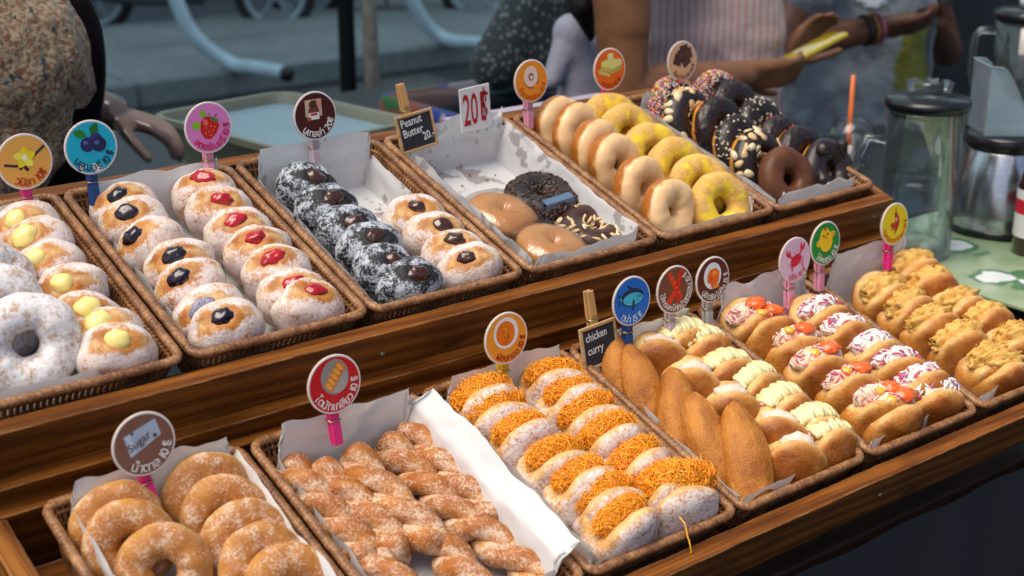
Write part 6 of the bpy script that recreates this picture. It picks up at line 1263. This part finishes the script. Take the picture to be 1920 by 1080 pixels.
# steel vacuum flask with a milky scoop box standing on it
fb = atZ(1868, 425, SZ); fl = empty('vacuum_flask', T(Vector((fb.x, fb.y, SZ + .001)))); tag(fl, 'brushed stainless steel vacuum flask with black collar', 'flask'); FST = M('brushed_steel'); _c = FST.coord((8, 8, 160)); FST.set(Metallic=1.0, Roughness=.22); FST.col(FST.ramp(FST.noise(_c, 3, 3), [(.3, (.42, .43, .44)), (.7, (.62, .63, .64))])); FST = FST.m
child('steel_body', MB().lathe([(0, .004), (.088, .004), (.090, .012), (.088, .04), (.076, .10), (.062, .138), (.060, .142), (0, .142)], 48).mesh('body', [FST]), fl); child('base_ring', MB().lathe([(0, 0), (.090, 0), (.0925, .004), (.0925, .012), (.089, .013)], 48).mesh('base', [BLK]), fl); child('collar', MB().lathe([(0, .1425), (.064, .1425), (.066, .147), (.066, .162), (.062, .166), (0, .166)], 40).mesh('collar', [BLK]), fl)
sc_ = empty('scoop_box', T(Vector((fb.x + .01, fb.y, SZ + .1685))) @ Matrix.Rotation(radians(-38), 4, 'Z')); tag(sc_, 'milky plastic box with a curved cut-away side, on the steel flask', 'box')
def scoop():
    mb = MB(); W_, D_, H_ = .060, .045, .115; prof = [(-W_, .012), (-W_, H_)] ; top = []
    for t in np.linspace(0, 1, 14): x = -W_ + 2 * W_ * t; top.append((x, H_ * (1.0 if t < .12 else (.32 + .68 * (.5 + .5 * cos(pi * min(1, (t - .12) / .55)))))))
    for yy in (-D_, D_):
        vs = [(x, yy, 0) for x, _ in top] + [(x, yy, z) for x, z in top]; n = len(top); mb.add(vs, [(i, i + 1, n + i + 1, n + i) for i in range(n - 1)]); mb.tube([(x, yy, z) for x, z in top], .0016, 6)
    mb.add([(-W_, -D_, 0), (-W_, D_, 0), (-W_, D_, H_), (-W_, -D_, H_)], [(0, 1, 2, 3)]); mb.add([(W_, -D_, 0), (W_, D_, 0), (W_, D_, top[-1][1]), (W_, -D_, top[-1][1])], [(0, 1, 2, 3)]); mb.add([(-W_, -D_, 0), (W_, -D_, 0), (W_, D_, 0), (-W_, D_, 0)], [(0, 1, 2, 3)]); mb.tube([(-W_, -D_, H_), (-W_, D_, H_)], .0016, 6); return mb.mesh('box', [MILK], False)
child('box_shell', scoop(), sc_)
# blender jug behind the flask
bb = atY(1898, 350, fb.y + .26); bl = empty('blender_jug', T(Vector((bb.x, bb.y, SZ + .001))) @ Matrix.Scale(.86, 4)); tag(bl, 'tall clear blender jug with black lid and looped handle behind the flask', 'jug')
child('motor_base', MB().lathe([(0, 0), (.080, 0), (.084, .01), (.070, .09), (.055, .10), (0, .10)], 32).mesh('base', [BLK]), bl); child('jug_wall', MB().lathe([(0, .101), (.058, .101), (.062, .11), (.082, .33), (.079, .33), (.059, .115), (0, .112)], 40).mesh('jug', [thinglass('smoked_plastic', (.72, .78, .80), .06, .18, (.25, .28, .28))]), bl); child('lid', MB().lathe([(0, .326), (.078, .326), (.086, .332), (.087, .348), (.070, .356), (0, .357)], 40).mesh('lid', [BLK]), bl); child('lid_cap', MB().lathe([(0, .3575), (.032, .3575), (.032, .380), (0, .381)], 24).mesh('cap', [flat('white_cap', (.5, .53, .54), .4)]), bl)
hp = [hdv * .078 + Vector((0, 0, .305)), hdv * .118 + Vector((0, 0, .305)), hdv * .128 + Vector((0, 0, .29)), hdv * .130 + Vector((0, 0, .21)), hdv * .115 + Vector((0, 0, .165)), hdv * .066 + Vector((0, 0, .13))]; child('handle', MB().tube(hp, .009, 8).mesh('handle', [GL1]), bl)
# syrup bottle with red label at the right edge
sb_ = atZ(1934, 474, SZ); bo = empty('syrup_bottle', T(Vector((sb_.x, sb_.y, SZ + .001)))); tag(bo, 'dark red syrup bottle with a red and white label, cut by the right edge', 'bottle')
child('glass', MB().lathe([(0, 0), (.030, 0), (.033, .004), (.033, .115), (.028, .135), (.014, .165), (.013, .20), (.0, .20)], 32).mesh('bottle', [glossy('dark_red_syrup', (.035, .004, .006), .08, .3, 30, .9, .0001)]), bo); child('cap', MB().lathe([(.0, .2005), (.0155, .2005), (.0155, .222), (0, .223)], 20).mesh('cap', [flat('red_cap', (.4, .01, .02), .4)]), bo)
lb = MB()
for z0, z1, mi in ((.030, .068, 1), (.068, .092, 0), (.092, .108, 1)): lb.lathe([(.0334, z0), (.0334, z1)], 32, mi)
child('label_band', lb.mesh('label', [flat('label_red', (.5, .01, .03), .45), flat('label_white', (.66, .66, .66), .45)]), bo)
# clear cup with an orange straw and a small blue cup lid behind the chocolate basket
cb = atZ(1590, 330, SZ + .03); cy = atY(1592, 300, 1.55); cp = empty('plastic_cup', T(Vector((cy.x, 1.55, .845)))); 
cp.matrix_world = T(Vector((cy.x, 1.55, SZ + .001))); tag(cp, 'clear plastic cup with an orange straw behind the chocolate basket', 'cup')
child('cup_wall', MB().lathe([(0, 0), (.028, 0), (.042, .13), (.041, .13), (.027, .002), (0, .002)], 32).mesh('cup', [GL1]), cp); child('dome_lid', MB().lathe([(.043, .1305), (.043, .136), (.036, .158), (.012, .17), (.010, .17)], 32).mesh('lid', [GL1]), cp); child('straw', MB().tube([(.004, .006, .004), (-.012, -.004, .245)], .0042, 10).mesh('straw', [flat('orange_straw', (.70, .15, .01), .35)]), cp)
